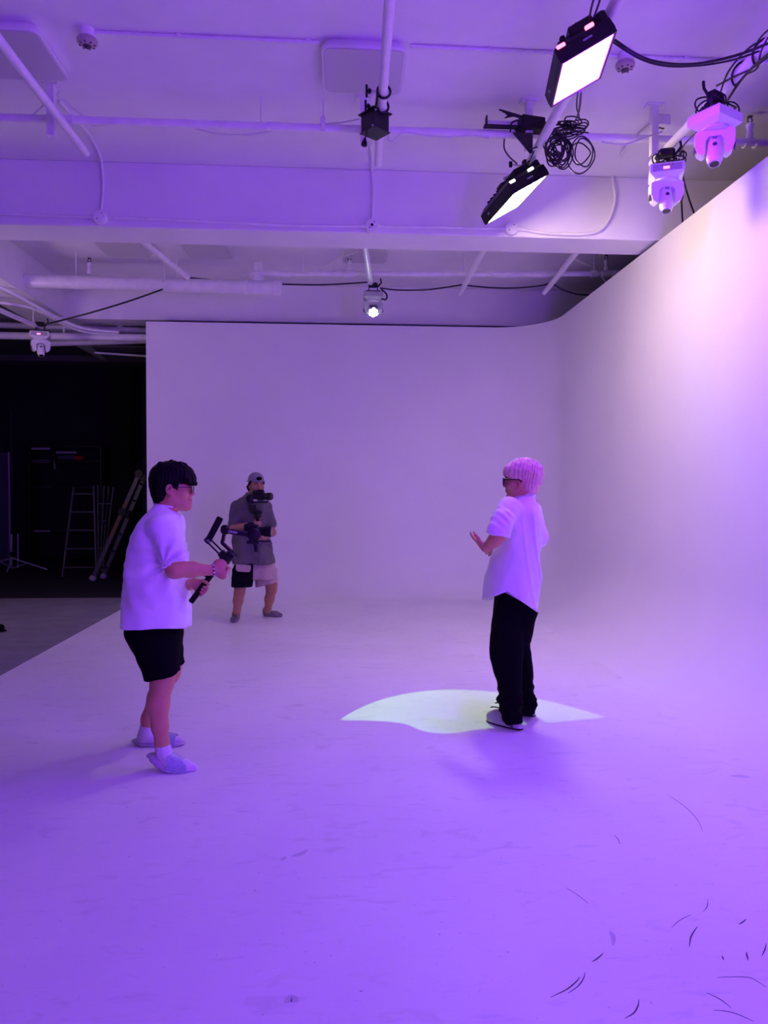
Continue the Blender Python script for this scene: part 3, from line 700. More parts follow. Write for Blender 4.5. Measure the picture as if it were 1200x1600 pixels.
tag(MB().cyl(at(52, 476, 10.4), at(52, 508, 10.4), .010, 8).build('hanger_rod', M['pipe_paint']), 'thin hanger rod above the far left moving head', 'rod')
HC, HAX = moving_head(at(583, 458, 9.65), .0, 1.0, 'lit moving head light at the centre with seven glowing lenses', True, head_pan=.04, rail_top=.10)
tag(MB().tube(spline([at(594, 466, 9.6), at(603, 468, 9.55), at(604, 460, 9.55), at(596, 452, 9.6)], 8), .011, 6).build('cable', M['cable_black']), 'black cable looped right of the lit moving head', 'cable')

# its beam: a real spot lamp with a half-masked gobo (flat edge towards the camera side)
SPT = on_z(800, 1206, 0)
LP = HC + HAX * .075
ld = bpy.data.lights.new('moving_head_beam', 'SPOT'); ld.energy = SPOT_W; ld.color = SPOT_C
ld.spot_size = math.radians(20); ld.spot_blend = 0.03; ld.shadow_soft_size = .0
lo_ = bpy.data.objects.new('moving_head_beam', ld); COL.objects.link(lo_)
zl = nrm(LP - SPT); xl = nrm(np.cross(V(0, 0, 1), zl)); yl = np.cross(zl, xl)
lo_.matrix_world = Matrix(((xl[0], yl[0], zl[0], LP[0]), (xl[1], yl[1], zl[1], LP[1]), (xl[2], yl[2], zl[2], LP[2]), (0, 0, 0, 1)))
ld.use_nodes = True; nt = ld.node_tree
em = [n for n in nt.nodes if n.type == 'EMISSION'][0]
geo = nt.nodes.new('ShaderNodeNewGeometry')
def mth(op, a, b=None):
    m_ = nt.nodes.new('ShaderNodeMath'); m_.operation = op
    for i, q in enumerate((a, b)):
        if q is None: continue
        if isinstance(q, (int, float)): m_.inputs[i].default_value = q
        else: nt.links.new(q, m_.inputs[i])
    return m_.outputs[0]
def dot(vec):
    q = nt.nodes.new('ShaderNodeVectorMath'); q.operation = 'DOT_PRODUCT'; nt.links.new(geo.outputs['Incoming'], q.inputs[0]); q.inputs[1].default_value = tuple(vec); return q.outputs['Value']
gw = dot(-zl); gu = mth('DIVIDE', dot(xl), gw); gv = mth('DIVIDE', dot(yl), gw)
edge = []
for px_, py_ in [(500, 1124), (535, 1125), (600, 1127), (632, 1131), (655, 1140), (680, 1145.5), (700, 1146), (720, 1144), (745, 1140), (790, 1136), (850, 1130), (960, 1120)]:
    w = on_z(px_, py_, 0) - LP; k = -(w @ zl); edge.append(((w @ xl) / k, (w @ yl) / k))
ulo, uhi = min(e[0] for e in edge), max(e[0] for e in edge); vlo, vhi = min(e[1] for e in edge) - .01, max(e[1] for e in edge) + .01
fc = nt.nodes.new('ShaderNodeFloatCurve'); cv = fc.mapping.curves[0]
pts_ = sorted(((e[0] - ulo) / (uhi - ulo), (e[1] - vlo) / (vhi - vlo)) for e in edge)
cv.points[0].location = pts_[0]; cv.points[-1].location = pts_[-1]
for q in pts_[1:-1]: cv.points.new(*q)
fc.mapping.update()
nt.links.new(mth('DIVIDE', mth('SUBTRACT', gu, ulo), uhi - ulo), fc.inputs['Value'])
thr = mth('ADD', mth('MULTIPLY', fc.outputs[0], vhi - vlo), vlo)
m_ = nt.nodes.new('ShaderNodeMapRange'); m_.interpolation_type = 'SMOOTHSTEP'
nt.links.new(mth('SUBTRACT', thr, gv), m_.inputs[0]); m_.inputs[1].default_value = -.0015; m_.inputs[2].default_value = .0015; m_.inputs[3].default_value = 0.0; m_.inputs[4].default_value = 1.0
nt.links.new(m_.outputs[0], em.inputs['Strength'])

# fill lights added outside the frame, with no fixture behind them
def fill_light(name, watts, colour, loc, target):
    rd = bpy.data.lights.new(name, 'AREA'); rd.energy = watts; rd.color = colour; rd.shape = 'SQUARE'; rd.size = 1.0
    ro = bpy.data.objects.new(name, rd); COL.objects.link(ro); ro.location = loc
    ro.rotation_euler = (Vector(target) - Vector(loc)).to_track_quat('-Z', 'Y').to_euler()
fill_light('left_fill', LEFT_W, LEFT_C, (-5.5, 8.3, 2.6), (1, 10.5, 3.2))  # added fill for the backdrop and left side
fill_light('bounce_fill', BOUNCE_W, BOUNCE_C, (2.4, -1.5, 1.8), (1.0, 3.5, 4.66))  # added violet fill that brightens the ceiling

# ================================================================== BLACK BOX FIXTURE on the centre rail
bc = at(586, 194, 5.32); t = thing('box_fixture', bc, 'small black box fixture clamped to the centre rail with a dangling plug', 'studio light')
R = rotz(math.radians(38)) @ rotx(math.radians(0)); s = .075
o = MB().box(bc, (.145, .145, .13), R, .004); o.build('body', M['black_metal'], t)
MB().box(bc + V(0, 0, .067), (.178, .178, .008), R, .002).build('top_flange', M['black_metal'], t, 0)
MB().box(bc + V(0, 0, -.065), (.16, .16, .006), R, .002).build('bottom_flange', M['black_metal'], t, 0)
mx_ = .17 + (bc[1] + 1) / 7.26 * .15
for dy in (-.07, -.27):
    q = V(mx_, bc[1] + dy, Z1)
    m = MB(); m.tube([q + V(.045 * math.cos(a), 0, .045 * math.sin(a)) for a in np.linspace(0, 6.283, 17)[:-1]], .009, 6, True); m.build('clamp_ring', M['black_metal'], t)
    MB().tube([q + V(-.045, 0, 0), q + V(-.10, 0, 0)], .006, 8).build('clamp_screw', M['steel'], t)
    MB().lathe(q + V(-.085, 0, 0), (-1, 0, 0), [(0, .010), (.018, .022), (.022, .012), (.026, .010)], 10).build('knob', M['black_plastic'], t)
    MB().box(q + V(-.118, 0, 0), (.016, .02, .085), None, .004).build('wing', M['black_plastic'], t)
MB().box((bc + V(mx_, bc[1], Z1)) / 2 + V(0, 0, .02), (.03, .03, abs(Z1 - bc[2])), None, .003).build('stem', M['black_metal'], t)
MB().box(V(mx_ - .045, bc[1] - .15, Z1 - .02), (.014, .30, .03), None, .003).build('side_bar', M['black_metal'], t)
for q in (V(0, -.095, .055), V(-.02, -.085, -.055)): MB().lathe(bc + q, (0, -1, 0), [(0, .007), (.012, .007), (.014, .004)], 8).build('bolt', M['steel'], t)
MB().tube(spline([bc + V(-.06, -.05, -.06), bc + V(-.065, -.05, -.10), bc + V(-.075, -.05, -.13)], 5), .006, 6).build('lead', M['cable_black'], t)
MB().lathe(bc + V(-.075, -.05, -.125), (-.1, 0, -1), [(0, .008), (.015, .012), (.03, .020), (.05, .022), (.058, .016)], 12).build('plug', M['black_plastic'], t)

# controller box, bar and barn-door flap on the long pipe by the right rail
bx_ = at(818, 203, 5.86)
t = thing('power_supply', bx_, 'black power supply with a silver bar on the long pipe beside the lower panel', 'power supply')
MB().box(bx_ + V(.05, 0, .03), (.20, .16, .10), rotz(.2), .008).build('case', M['black_plastic'], t)
MB().box(bx_ + V(-.17, .02, .045), (.26, .05, .045), None, .004).build('silver_bar', M['pipe_paint'], t)
MB().box(bx_ + V(-.12, .0, .018), (.40, .06, .012), None, .003).build('tray', M['black_metal'], t)
MB().box(bx_ + V(-.30, .0, .055), (.010, .06, .08), None, .003).build('end_plate', M['black_metal'], t)
MB().prism([(-.16, -.05), (.0, -.05), (.0, -.20), (-.02, -.21)], bx_ + V(.06, -.06, 0), (1, 0, 0), (0, 0, 1), (0, 1, 0), .012).build('flap', M['black_metal'], t, 0)
MB().tube(spline([bx_ + V(-.06, -.05, .05), bx_ + V(-.11, -.06, .02), bx_ + V(-.12, -.06, -.05)], 6), .007, 6).build('lead', M['cable_black'], t)
MB().tube(spline([bx_ + V(.12, -.07, -.02), bx_ + V(.16, -.07, -.10), bx_ + V(.10, -.07, -.16), bx_ + V(.03, -.07, -.18)], 6), .006, 6).build('lead', M['cable_black'], t)
for k in range(5):
    MB().tube(spline([bx_ + V(-.02 + .02 * k, -.05, .06), bx_ + V(-.09 - .03 * k, -.05, .08 + .012 * k), bx_ + V(-.16 + .02 * k, -.04, .07 + .006 * k)], 6), .006, 6).build('lead', M['cable_black'], t)

# ================================================================== SMOOTH VOLUMES (bodies and clothing)
class Vol:
    def __init__(s, lo, hi, h):
        lo, hi = np.minimum(lo, hi), np.maximum(lo, hi)
        s.h = h; s.lo = np.asarray(lo, float); n = np.ceil((np.asarray(hi, float) - s.lo) / h).astype(int) + 1
        s.ax = [(s.lo[i] + h * np.arange(n[i])).astype(np.float32) for i in range(3)]
        s.v = np.full(n, 0.5, np.float32)
    def blk(s, lo, hi):
        sl = []; gs = []
        for i in range(3):
            a = max(0, int(np.floor((lo[i] - s.lo[i]) / s.h))); b = min(len(s.ax[i]), int(np.ceil((hi[i] - s.lo[i]) / s.h)) + 1)
            if b <= a: return None, None
            sl.append(slice(a, b)); sh = [1, 1, 1]; sh[i] = -1; gs.append(s.ax[i][a:b].reshape(sh))
        return tuple(sl), gs
    def put(s, sl, d, k, op='add'):
        a = s.v[sl]
        if op == 'add':
            if k > 0:
                hh = np.maximum(k - np.abs(a - d), 0) / k; s.v[sl] = np.minimum(a, d) - hh * hh * (k * .25)
            else: s.v[sl] = np.minimum(a, d)
        else:
            d = -d
            if k > 0:
                hh = np.maximum(k - np.abs(a - d), 0) / k; s.v[sl] = np.maximum(a, d) + hh * hh * (k * .25)
            else: s.v[sl] = np.maximum(a, d)
    def rc(s, a, b, ra, rb, k=.02, flat=None, op='add', cut=None):
        """tapered limb from a to b; flat=(axis, factor) thins it along axis; cut=(point, normal): nothing beyond"""
        a = np.asarray(a, float); b = np.asarray(b, float); R = max(ra, rb) + k + 2 * s.h
        sl, g = s.blk(np.minimum(a, b) - R, np.maximum(a, b) + R)
        if sl is None: return
        X, Y, Z = g[0] - a[0], g[1] - a[1], g[2] - a[2]; e = b - a; L2 = e @ e + 1e-12
        t = np.clip((X * e[0] + Y * e[1] + Z * e[2]) / L2, 0, 1)
        X, Y, Z = X - t * e[0], Y - t * e[1], Z - t * e[2]
        q = X * X + Y * Y + Z * Z
        if flat is not None:
            n = nrm(flat[0]); f = flat[1]; w = X * n[0] + Y * n[1] + Z * n[2]; q = q + w * w * (1 / (f * f) - 1)
            d = (np.sqrt(q) - (ra + (rb - ra) * t)) * (f if f < 1 else 1)
        else: d = np.sqrt(q) - (ra + (rb - ra) * t)
        if cut is not None:
            p, n = np.asarray(cut[0]), nrm(cut[1])
            d = np.maximum(d, (g[0] - p[0]) * n[0] + (g[1] - p[1]) * n[1] + (g[2] - p[2]) * n[2])
        s.put(sl, d.astype(np.float32), k, op)
    def chain(s, P, r, k=.02, **kw):
        for i in range(len(P) - 1): s.rc(P[i], P[i + 1], r[i], r[i + 1], k, **kw)
    def ell(s, c, rad, A=None, k=.02, op='add'):
        c = np.asarray(c, float); rad = np.asarray(rad, float); R = rad.max() + k + 2 * s.h
        sl, g = s.blk(c - R, c + R)
        if sl is None: return
        X, Y, Z = g[0] - c[0], g[1] - c[1], g[2] - c[2]; k0 = 0; k1 = 0
        A = np.eye(3) if A is None else A                           # rows are the axes
        for i in range(3):
            w = (X * A[i][0] + Y * A[i][1] + Z * A[i][2]) / rad[i]; k0 = k0 + w * w; k1 = k1 + (w / rad[i]) ** 2
        k0 = np.sqrt(k0); k1 = np.sqrt(k1) + 1e-9
        s.put(sl, (k0 * (k0 - 1) / k1).astype(np.float32), k, op)
    def loft(s, rows, ang=0.0, p=2.3, k=.02, ztop=None, zbot=None, sm=3, cutfn=None):
        """rows: (z, centre xyz, half width, half depth) top to bottom; the width axis is CR turned by ang about z"""
        rows = sorted(rows, key=lambda q: q[0]); zs = np.array([q[0] for q in rows])
        ztop = zs[-1] if ztop is None else ztop; zbot = zs[0] if zbot is None else zbot
        lo = np.min([q[1] - V(1, 1, 0) * max(q[2], q[3]) * 1.2 for q in rows], 0); hi = np.max([q[1] + V(1, 1, 0) * max(q[2], q[3]) * 1.2 for q in rows], 0)
        m = k + 2 * s.h; lo = V(lo[0] - m, lo[1] - m, zbot - m); hi = V(hi[0] + m, hi[1] + m, ztop + m)
        sl, g = s.blk(lo, hi); zz = g[2].ravel()
        def it(vals):
            w = np.interp(zz, zs, vals)
            if sm and len(w) > 2 * sm + 1:
                n = sm * 2 + 1; w = np.convolve(np.pad(w, sm, 'edge'), np.ones(n) / n, 'valid')
            return w.reshape(1, 1, -1).astype(np.float32)
        cx, cy = it([q[1][0] for q in rows]), it([q[1][1] for q in rows]); rx, ry = it([q[2] for q in rows]), it([q[3] for q in rows])
        ex = rotz(ang) @ nrm(V(CR[0], CR[1], 0)); ey = V(-ex[1], ex[0], 0)
        X, Y = g[0] - cx, g[1] - cy
        U = np.abs(X * ex[0] + Y * ex[1]) / rx; T = np.abs(X * ey[0] + Y * ey[1]) / ry
        d = ((U ** p + T ** p) ** (1 / p) - 1) * np.minimum(rx, ry)
        d = np.maximum(d, np.maximum(g[2] - ztop, zbot - g[2]))
        if cutfn is not None: d = np.maximum(d, cutfn(g[0], g[1], g[2]))
        s.put(sl, d.astype(np.float32), k)
    def cut(s, fn, lo=None, hi=None):
        lo = s.lo if lo is None else lo; hi = V(s.ax[0][-1], s.ax[1][-1], s.ax[2][-1]) if hi is None else hi
        sl, g = s.blk(lo, hi); s.v[sl] = np.maximum(s.v[sl], np.broadcast_to(fn(g[0], g[1], g[2]), s.v[sl].shape).astype(np.float32))
    def folds(s, fn):
        sl, g = s.blk(s.lo, V(s.ax[0][-1], s.ax[1][-1], s.ax[2][-1])); s.v = s.v + fn(g[0], g[1], g[2]).astype(np.float32)
    def mesh(s, name, material, parent, pick=None, relax=1, smooth=True):
        v = s.v; v[0], v[-1] = .5, .5; v[:, 0], v[:, -1] = .5, .5; v[:, :, 0], v[:, :, -1] = .5, .5
        b = v < 0; n = np.array(v.shape)
        c = b[:-1, :-1, :-1].astype(np.uint8)
        for dx in (0, 1):
            for dy in (0, 1):
                for dz in (0, 1):
                    if dx or dy or dz: c = c + b[dx:n[0] - 1 + dx, dy:n[1] - 1 + dy, dz:n[2] - 1 + dz]
        I = np.argwhere((c > 0) & (c < 8)); idx = np.full(n - 1, -1, np.int32); idx[tuple(I.T)] = np.arange(len(I))
        cor = [(dx, dy, dz) for dx in (0, 1) for dy in (0, 1) for dz in (0, 1)]
        val = np.stack([v[I[:, 0] + q[0], I[:, 1] + q[1], I[:, 2] + q[2]] for q in cor], 1)
        acc = np.zeros((len(I), 3)); cnt = np.zeros(len(I))
        for i in range(8):
            for j in range(i + 1, 8):
                if sum(abs(np.array(cor[i]) - cor[j])) != 1: continue
                a, d = val[:, i], val[:, j]; x = (a < 0) != (d < 0); t = np.where(x, a / np.where(x, a - d, 1), 0)
                acc += np.where(x[:, None], np.array(cor[i]) + t[:, None] * (np.array(cor[j]) - cor[i]), 0); cnt += x
        P = s.lo + (I + acc / cnt[:, None]) * s.h
        Q = []
        for a in range(3):
            e = [0, 0, 0]; e[a] = 1
            A = b[1:-1, 1:-1, 1:-1]; B = b[1 + e[0]:n[0] - 1 + e[0], 1 + e[1]:n[1] - 1 + e[1], 1 + e[2]:n[2] - 1 + e[2]]
            K = np.argwhere(A != B) + 1
            if not len(K): continue
            f = b[tuple(K.T)]; u = [0, 0, 0]; w = [0, 0, 0]; u[(a + 1) % 3] = 1; w[(a + 2) % 3] = 1; u = np.array(u); w = np.array(w)
            q = np.stack([idx[tuple((K - u - w).T)], idx[tuple((K - w).T)], idx[tuple(K.T)], idx[tuple((K - u).T)]], 1)
            Q.append(np.where(f[:, None], q, q[:, ::-1]))
        Q = np.concatenate(Q); Q = Q[(Q >= 0).all(1)]
        for _ in range(relax):                                     # light Laplacian relax
            S = np.zeros_like(P); N = np.zeros(len(P))
            for k in range(4):
                for kk in ((k + 1) % 4, (k + 3) % 4):
                    np.add.at(S, Q[:, k], P[Q[:, kk]]); np.add.at(N, Q[:, k], 1)
            P = P * .5 + S / np.maximum(N, 1)[:, None] * .5
        off = OFF[parent.name]; me = bpy.data.meshes.new(name); L = P - off
        me.vertices.add(len(L)); me.vertices.foreach_set('co', L.astype(np.float32).ravel())
        me.loops.add(len(Q) * 4); me.loops.foreach_set('vertex_index', Q.astype(np.int32).ravel())
        me.polygons.add(len(Q)); me.polygons.foreach_set('loop_start', np.arange(0, len(Q) * 4, 4, dtype=np.int32))
        me.update(calc_edges=True); me.validate()
        ms = material if isinstance(material, (list, tuple)) else [material]
        for m in ms: me.materials.append(m)
        if pick is not None: me.polygons.foreach_set('material_index', pick(P[Q].mean(1)).astype(np.int32))
        if smooth: me.shade_smooth()
        return link_mesh(name, me, parent)

def BB(J, x0, y0, x1, y1, d0, d1, m=.03):
    Q = [J(x, y, d) for x in (x0, x1) for y in (y0, y1) for d in (d0, d1)]
    return np.min(Q, 0) - m, np.max(Q, 0) + m

def waves(seed, n, wl, amp, flat=(1, 1, 1)):
    """cheap cloth noise: a sum of bent sine sheets"""
    r = np.random.RandomState(seed); D = [nrm(r.normal(size=3) * np.array(flat)) * 2 * math.pi / (wl * r.uniform(.7, 1.5)) for _ in range(n)]; ph = r.uniform(0, 6.28, n)
    B = [nrm(r.normal(size=3)) * 2 * math.pi / (wl * 2.7) for _ in range(n)]
    def fn(X, Y, Z):
        out = 0
        for d, p, b in zip(D, ph, B):
            out = out + np.sin(X * d[0] + Y * d[1] + Z * d[2] + p + 1.3 * np.sin(X * b[0] + Y * b[1] + Z * b[2] + p * 2))
        return out * (amp / math.sqrt(n))
    return fn

def head(vol, o, F, U, s=1.0, neck=None, ears=True, chin=0.0):
    F, U = nrm(F), nrm(U); U = nrm(U - F * (U @ F)); R = np.cross(F, U); A = np.array([F, R, U])
    P = lambda f, r, u: np.asarray(o, float) + (F * f + R * r + U * u) * s
    E = lambda f, r, u, rad, k=.015, op='add': vol.ell(P(f, r, u), np.array(rad) * s, A, k * s, op)
    E(-.012, 0, .040, (.096, .075, .082)); E(.022, 0, -.022, (.068, .064, .088), .03)
    for q in (-1, 1):
        vol.rc(P(-.005, q * .050, -.058), P(.068 + chin, q * .012, -.102), .020 * s, .019 * s, .03 * s)
        E(.058, q * .040, -.030, (.030, .028, .030), .02)
        vol.rc(P(.074, q * .012, .022), P(.070, q * .042, .020), .014 * s, .012 * s, .015 * s)
        E(.098, q * .033, .002, (.020, .017, .011), .012, 'sub')
        E(.082, q * .032, .002, (.014, .015, .013), .004)
        E(.098, q * .012, -.036, (.012, .009, .009), .008)
        if ears:
            E(-.010, q * .080, -.008, (.021, .011, .034), .006); E(-.010, q * .091, -.004, (.012, .009, .021), .003, 'sub'); E(.0, q * .080, -.038, (.010, .009, .011), .006)
    vol.rc(P(.088, 0, .014), P(.111, 0, -.030), .009 * s, .0125 * s, .012 * s)
    E(.074 + chin, 0, -.103, (.022, .026, .018), .02)
    E(.084, 0, -.050, (.017, .024, .020), .012)
    E(.092 + chin * .5, 0, -.061, (.012, .024, .0075), .007); E(.089 + chin * .6, 0, -.074, (.012, .021, .0085), .007)
    E(.104 + chin * .5, 0, -.0675, (.010, .022, .002), .003, 'sub')
    if neck is not None: vol.rc(P(-.022, 0, -.062), neck, .056 * s, .062 * s, .03)
    return P, A

def hand(vol, W, D, N, S, curls, thumb, s=1.0, spread=.12, k=.006):
    """W wrist, D towards the knuckles, N the way the palm faces, S towards the thumb; curls: three bends per finger"""
    D, N, S = nrm(D), nrm(N), nrm(S); W = np.asarray(W, float)
    A = np.array([D, S, N])
    vol.ell(W + D * .050 * s, np.array([.052, .041, .0165]) * s, A, .012); vol.rc(W, W + D * .03 * s, .024 * s, .026 * s, .015, flat=(N, .8))
    vol.ell(W + D * .035 * s + S * .028 * s + N * .008 * s, np.array([.032, .018, .017]) * s, A, .010)
    for i, (off, ln) in enumerate(((.031, .92), (.010, 1.0), (-.011, .94), (-.031, .76))):
        b = W + D * (.090 - .004 * abs(i - 1.2)) * s + S * off * s; d = nrm(D + S * spread * (off / .031)); n = N; r = .0093 - .0005 * i
        ang = 0
        for j, (L, c) in enumerate(zip((.044, .027, .022), curls[i])):
            ang += math.radians(c); v = d * math.cos(ang) + n * math.sin(ang); e = b + v * L * ln * s
            vol.rc(b, e, r * s * (1.08 - .09 * j), r * s * (1.0 - .10 * j), k); b = e
    b = W + D * .028 * s + S * .030 * s + N * .006 * s; d = thumb[0]; 
    for j, (L, v) in enumerate(zip((.040, .032, .026), thumb)):
        v = nrm(D * v[0] + S * v[1] + N * v[2]); e = b + v * L * s; vol.rc(b, e, (.0135 - .0015 * j) * s, (.0120 - .0018 * j) * s, k); b = e

from mathutils.bvhtree import BVHTree
def stitch(o, lines, r, material, name='seam'):
    """thin raised seams laid on the garment where the photograph shows them"""
    off = Vector(OFF[o.name]); bv = BVHTree.FromPolygons([q.co + off for q in o.data.vertices], [tuple(p.vertices) for p in o.data.polygons])
    for ln in lines:
        pts = []
        for q in (spline([V(a, b, 0) for a, b in ln], 10) if len(ln) > 2 else [V(*ln[0], 0) * (1 - t) + V(*ln[1], 0) * t for t in np.linspace(0, 1, 14)]):
            h = bv.ray_cast(Vector(CAM), Vector(nrm(ray(q[0], q[1]))))
            if h[0] is not None: pts.append(np.array(h[0]))
        if len(pts) > 3: MB().tube(pts, r, 6).build(name, material, o)

# ================================================================== PERSON A: white t-shirt, in profile, holding a gimbal
def rows_px(d0, rows, zfun=None):
    out = []
    for py, xl, xr, ry, dd in rows:
        c = at((xl + xr) / 2, py, d0 + dd); out.append((c[2], c, (xr - xl) / 2 * (d0 + dd) / FPX, ry))
    return out
def zat(py, d): return at(600, py, d)[2]
FWD = nrm(V(CF[0], CF[1], 0)); RGT = nrm(V(CR[0], CR[1], 0)); UP = V(0, 0, 1.0)

def person_a():
    d0 = 4.30; J = lambda x, y, dd=0.0: at(x, y, d0 + dd)
    root = thing('person', (-1.0, 4.33, 0), 'black-haired person in white t-shirt, black shorts and blue slippers, holding a gimbal', 'person')
    v = Vol(*BB(J, 185, 1212, 372, 722, -.42, .42), .0048)
    # head and neck
    Fh = nrm(RGT * .985 + FWD * .16); Uh = UP + RGT * .03
    P, A = head(v, J(270, 762.5), Fh, Uh, 1.04, J(252, 806), chin=.004)
    v.ell(P(.045, 0, -.095), (.05, .05, .025), A, .03)                # soft under-chin
    # trunk
    v.loft(rows_px(d0, [(800, 238, 272, .12, 0), (825, 222, 280, .19, 0), (870, 210, 286, .19, 0), (930, 206, 280, .17, 0), (985, 210, 272, .16, 0), (1015, 218, 270, .16, 0)]), k=.04)
    # right (near) arm
    sh, el, wr = J(253, 828, -.19), J(273, 890, -.25), J(332, 891, -.135)
    v.chain([sh, el], [.050, .046], .02); v.chain([el, J(300, 890, -.20), wr], [.048, .041, .0285], .025)
    # left (far) arm, mostly hidden
    sl_, el2, wr2 = J(256, 828, .20), J(268, 892, .24), J(296, 914, .04)
    v.chain([sl_, el2, wr2], [.052, .044, .029], .025)
    # handle line of the gimbal
    g0, g1 = J(298, 941, -.07), J(352, 869, -.07); H = nrm(g1 - g0)
    # right hand: back of the hand to the camera, fingers closing behind the grip
    c = J(340, 886, -.07); N = nrm(FWD - H * (FWD @ H)); D = nrm(np.cross(N, H))
    hand(v, wr + V(0, 0, .002), nrm(D * .8 + RGT * .5 + H * .25), N, nrm(H), [(84, 88, 45), (85, 90, 45), (85, 90, 45), (86, 90, 45)], [(.1, .6, .8), (.1, .3, .9), (-.1, .1, .95)], .84, .02)
    v.ell(J(343, 884.5, -.105), (.042, .030, .042), None, .02)
    # left hand: from behind the grip, fingertips come round towards the camera
    N2 = -N; D2 = nrm(np.cross(H, N2)); hc = g0 + H * .080
    W2 = hc + FWD * .030 - D2 * .055 + H * .012
    hand(v, W2, D2, N2, H, [(78, 88, 42), (78, 90, 45), (80, 92, 48), (82, 92, 50)], [(.30, .62, .8), (.75, .30, .55), (.95, -.05, .25)], .90, .04, .004)
    v.rc(W2, wr2, .026, .028, .02)
    # legs
    v.chain([J(240, 985, -.09), J(255, 1050, -.17), J(253, 1068, -.18)], [.07, .064, .060], .03)
    v.chain([J(253, 1068, -.18), J(247, 1100, -.185), J(250, 1135, -.19), J(253, 1160, -.19), J(256, 1178, -.19)], [.060, .058, .043, .035, .036], .03)
    v.chain([J(243, 990, .09), J(266, 1042, .19), J(265, 1052, .20)], [.07, .060, .058], .03)
    v.chain([J(265, 1052, .20), J(246, 1088, .215), J(232, 1122, .22), J(228, 1142, .22)], [.058, .056, .040, .036], .03)
    # feet
    v.chain([J(257, 1178, -.19), J(266, 1191, -.19), J(290, 1199, -.19), J(301, 1201.5, -.19)], [.036, .038, .034, .022], .02)
    v.chain([J(228, 1142, .22), J(226, 1153, .22), J(258, 1157, .22), J(278, 1158, .22)], [.036, .036, .032, .022], .02)
    body = v.mesh('body', M['skin'], root)

    # t-shirt
    s = Vol(*BB(J, 176, 996, 318, 776, -.48, .48), .0062)
    rows = [(789, 245, 262, .075, 0), (795, 240, 271, .105, 0), (802, 232, 280, .15, 0), (811, 226, 283, .195, 0), (833, 211.5, 286, .215, 0), (856, 206, 288, .22, 0), (887, 201, 290.5, .22, 0),
            (921, 197.5, 293, .225, 0), (962, 195.5, 294, .23, 0), (990, 195, 294.5, .235, 0)]
    zh = zat(980.5, d0); h0_ = at(245, 980, d0)
    s.loft(rows_px(d0, rows), k=.03, p=2.5, zbot=zh - .04)
    hn = nrm(np.cross(J(296, 870, -.2) - J(257, 882, -.2), FWD)); hn = hn if hn[2] < 0 else -hn
    cutp = J(277, 878.5, -.2)
    s.rc(J(253, 827, -.175), J(277, 885, -.235), .083, .080, .03, cut=(cutp, hn))
    cutp2 = J(277, 872, .22)
    s.rc(J(257, 826, .17), J(275, 876, .22), .085, .076, .03, cut=(cutp2, hn))
    wv = waves(4, 6, .15, .0062, (1, 1, .5)); w2 = waves(9, 5, .07, .0022)
    sm = J(262, 880, -.24)
    def fold(X, Y, Z):
        lower = np.clip((zat(815, d0) - Z) / .25, 0, 1)
        # pulled folds radiating from the armpit
        dx = (X - sm[0]) * RGT[0] + (Y - sm[1]) * RGT[1]; dz = Z - sm[2]; rr = np.sqrt(dx * dx + dz * dz) + .03; an = np.arctan2(dz, dx)
        rad = .0060 * np.sin(an * 9 + 3 * rr) * np.exp(-((rr - .10) / .12) ** 2)
        return wv(X, Y, Z) * (.35 + .65 * lower) + w2(X, Y, Z) * .7 + rad
    s.folds(fold)
    s.cut(lambda X, Y, Z: zh - .11 * ((X - h0_[0]) * FWD[0] + (Y - h0_[1]) * FWD[1]) + .004 * np.sin(X * 17 + Y * 9) - Z)
    nk = J(262, 789, 0); s.ell(J(262, 789, 0), (.064, .062, .028), None, .008, 'sub')
    shirt = s.mesh('t_shirt', M['white_cotton'], root)
    stitch(shirt, [[(245, 880), (242.5, 921), (241, 950), (240.5, 979)], [(192, 976), (215, 978), (250, 978.5), (275, 977.5), (295, 975.5)], [(268, 815), (254, 828), (245, 846), (244, 862)], [(258, 874), (275, 869), (292, 864)]], .0016, M['white_cotton'])
    # hem, sleeve and neck seams
    MB().tube([J(259.5, 789.5) + (RGT * .066 * math.cos(a) + FWD * .066 * math.sin(a)) + UP * (-.010 * math.cos(a) - .001) for a in np.linspace(0, 6.283, 29)[:-1]], .0062, 8, True).build('collar', M['white_cotton'], shirt)

    # shorts
    s = Vol(*BB(J, 193, 1070, 292, 950, -.36, .40), .0062)
    s.loft(rows_px(d0, [(960, 204, 282, .20, 0), (985, 200, 282, .20, 0), (1005, 207, 283, .19, 0), (1020, 215, 283, .15, .01)]), k=.03, p=2.5)
    hz = nrm(np.cross(J(279, 1051, -.18) - J(228, 1062, -.18), FWD)); hz = hz if hz[2] < 0 else -hz
    pl = J(253, 1056.5, -.18)
    s.loft(rows_px(d0, [(990, 201, 279, .12, -.10), (1020, 213, 279.5, .118, -.14), (1050, 224, 280, .112, -.17), (1064, 228.5, 280, .108, -.17)]), k=.02, p=2.4,
           cutfn=lambda X, Y, Z: (X - pl[0]) * hz[0] + (Y - pl[1]) * hz[1] + (Z - pl[2]) * hz[2])
    s.loft(rows_px(d0, [(990, 206, 282, .11, .10), (1020, 226, 285, .105, .17), (1037, 234, 287.5, .10, .19)]), k=.02, p=2.4)
    s.folds(waves(21, 5, .11, .0025, (1, 1, .5)))
    s.mesh('shorts', M['black_cloth'], root)

    # socks
    s = Vol(*BB(J, 230, 1210, 312, 1150, -.32, -.05), .0042)
    s.chain([J(252, 1158, -.19), J(256, 1176, -.19), J(265, 1190, -.19), J(290, 1198, -.19), J(302, 1200, -.19)], [.0405, .0415, .0425, .038, .026], .02)
    tz = zat(1158, d0 - .19); s.cut(lambda X, Y, Z: Z - tz - .25 * ((X - J(252, 1158, -.19)[0]) * RGT[0] + (Y - J(252, 1158, -.19)[1]) * RGT[1]))
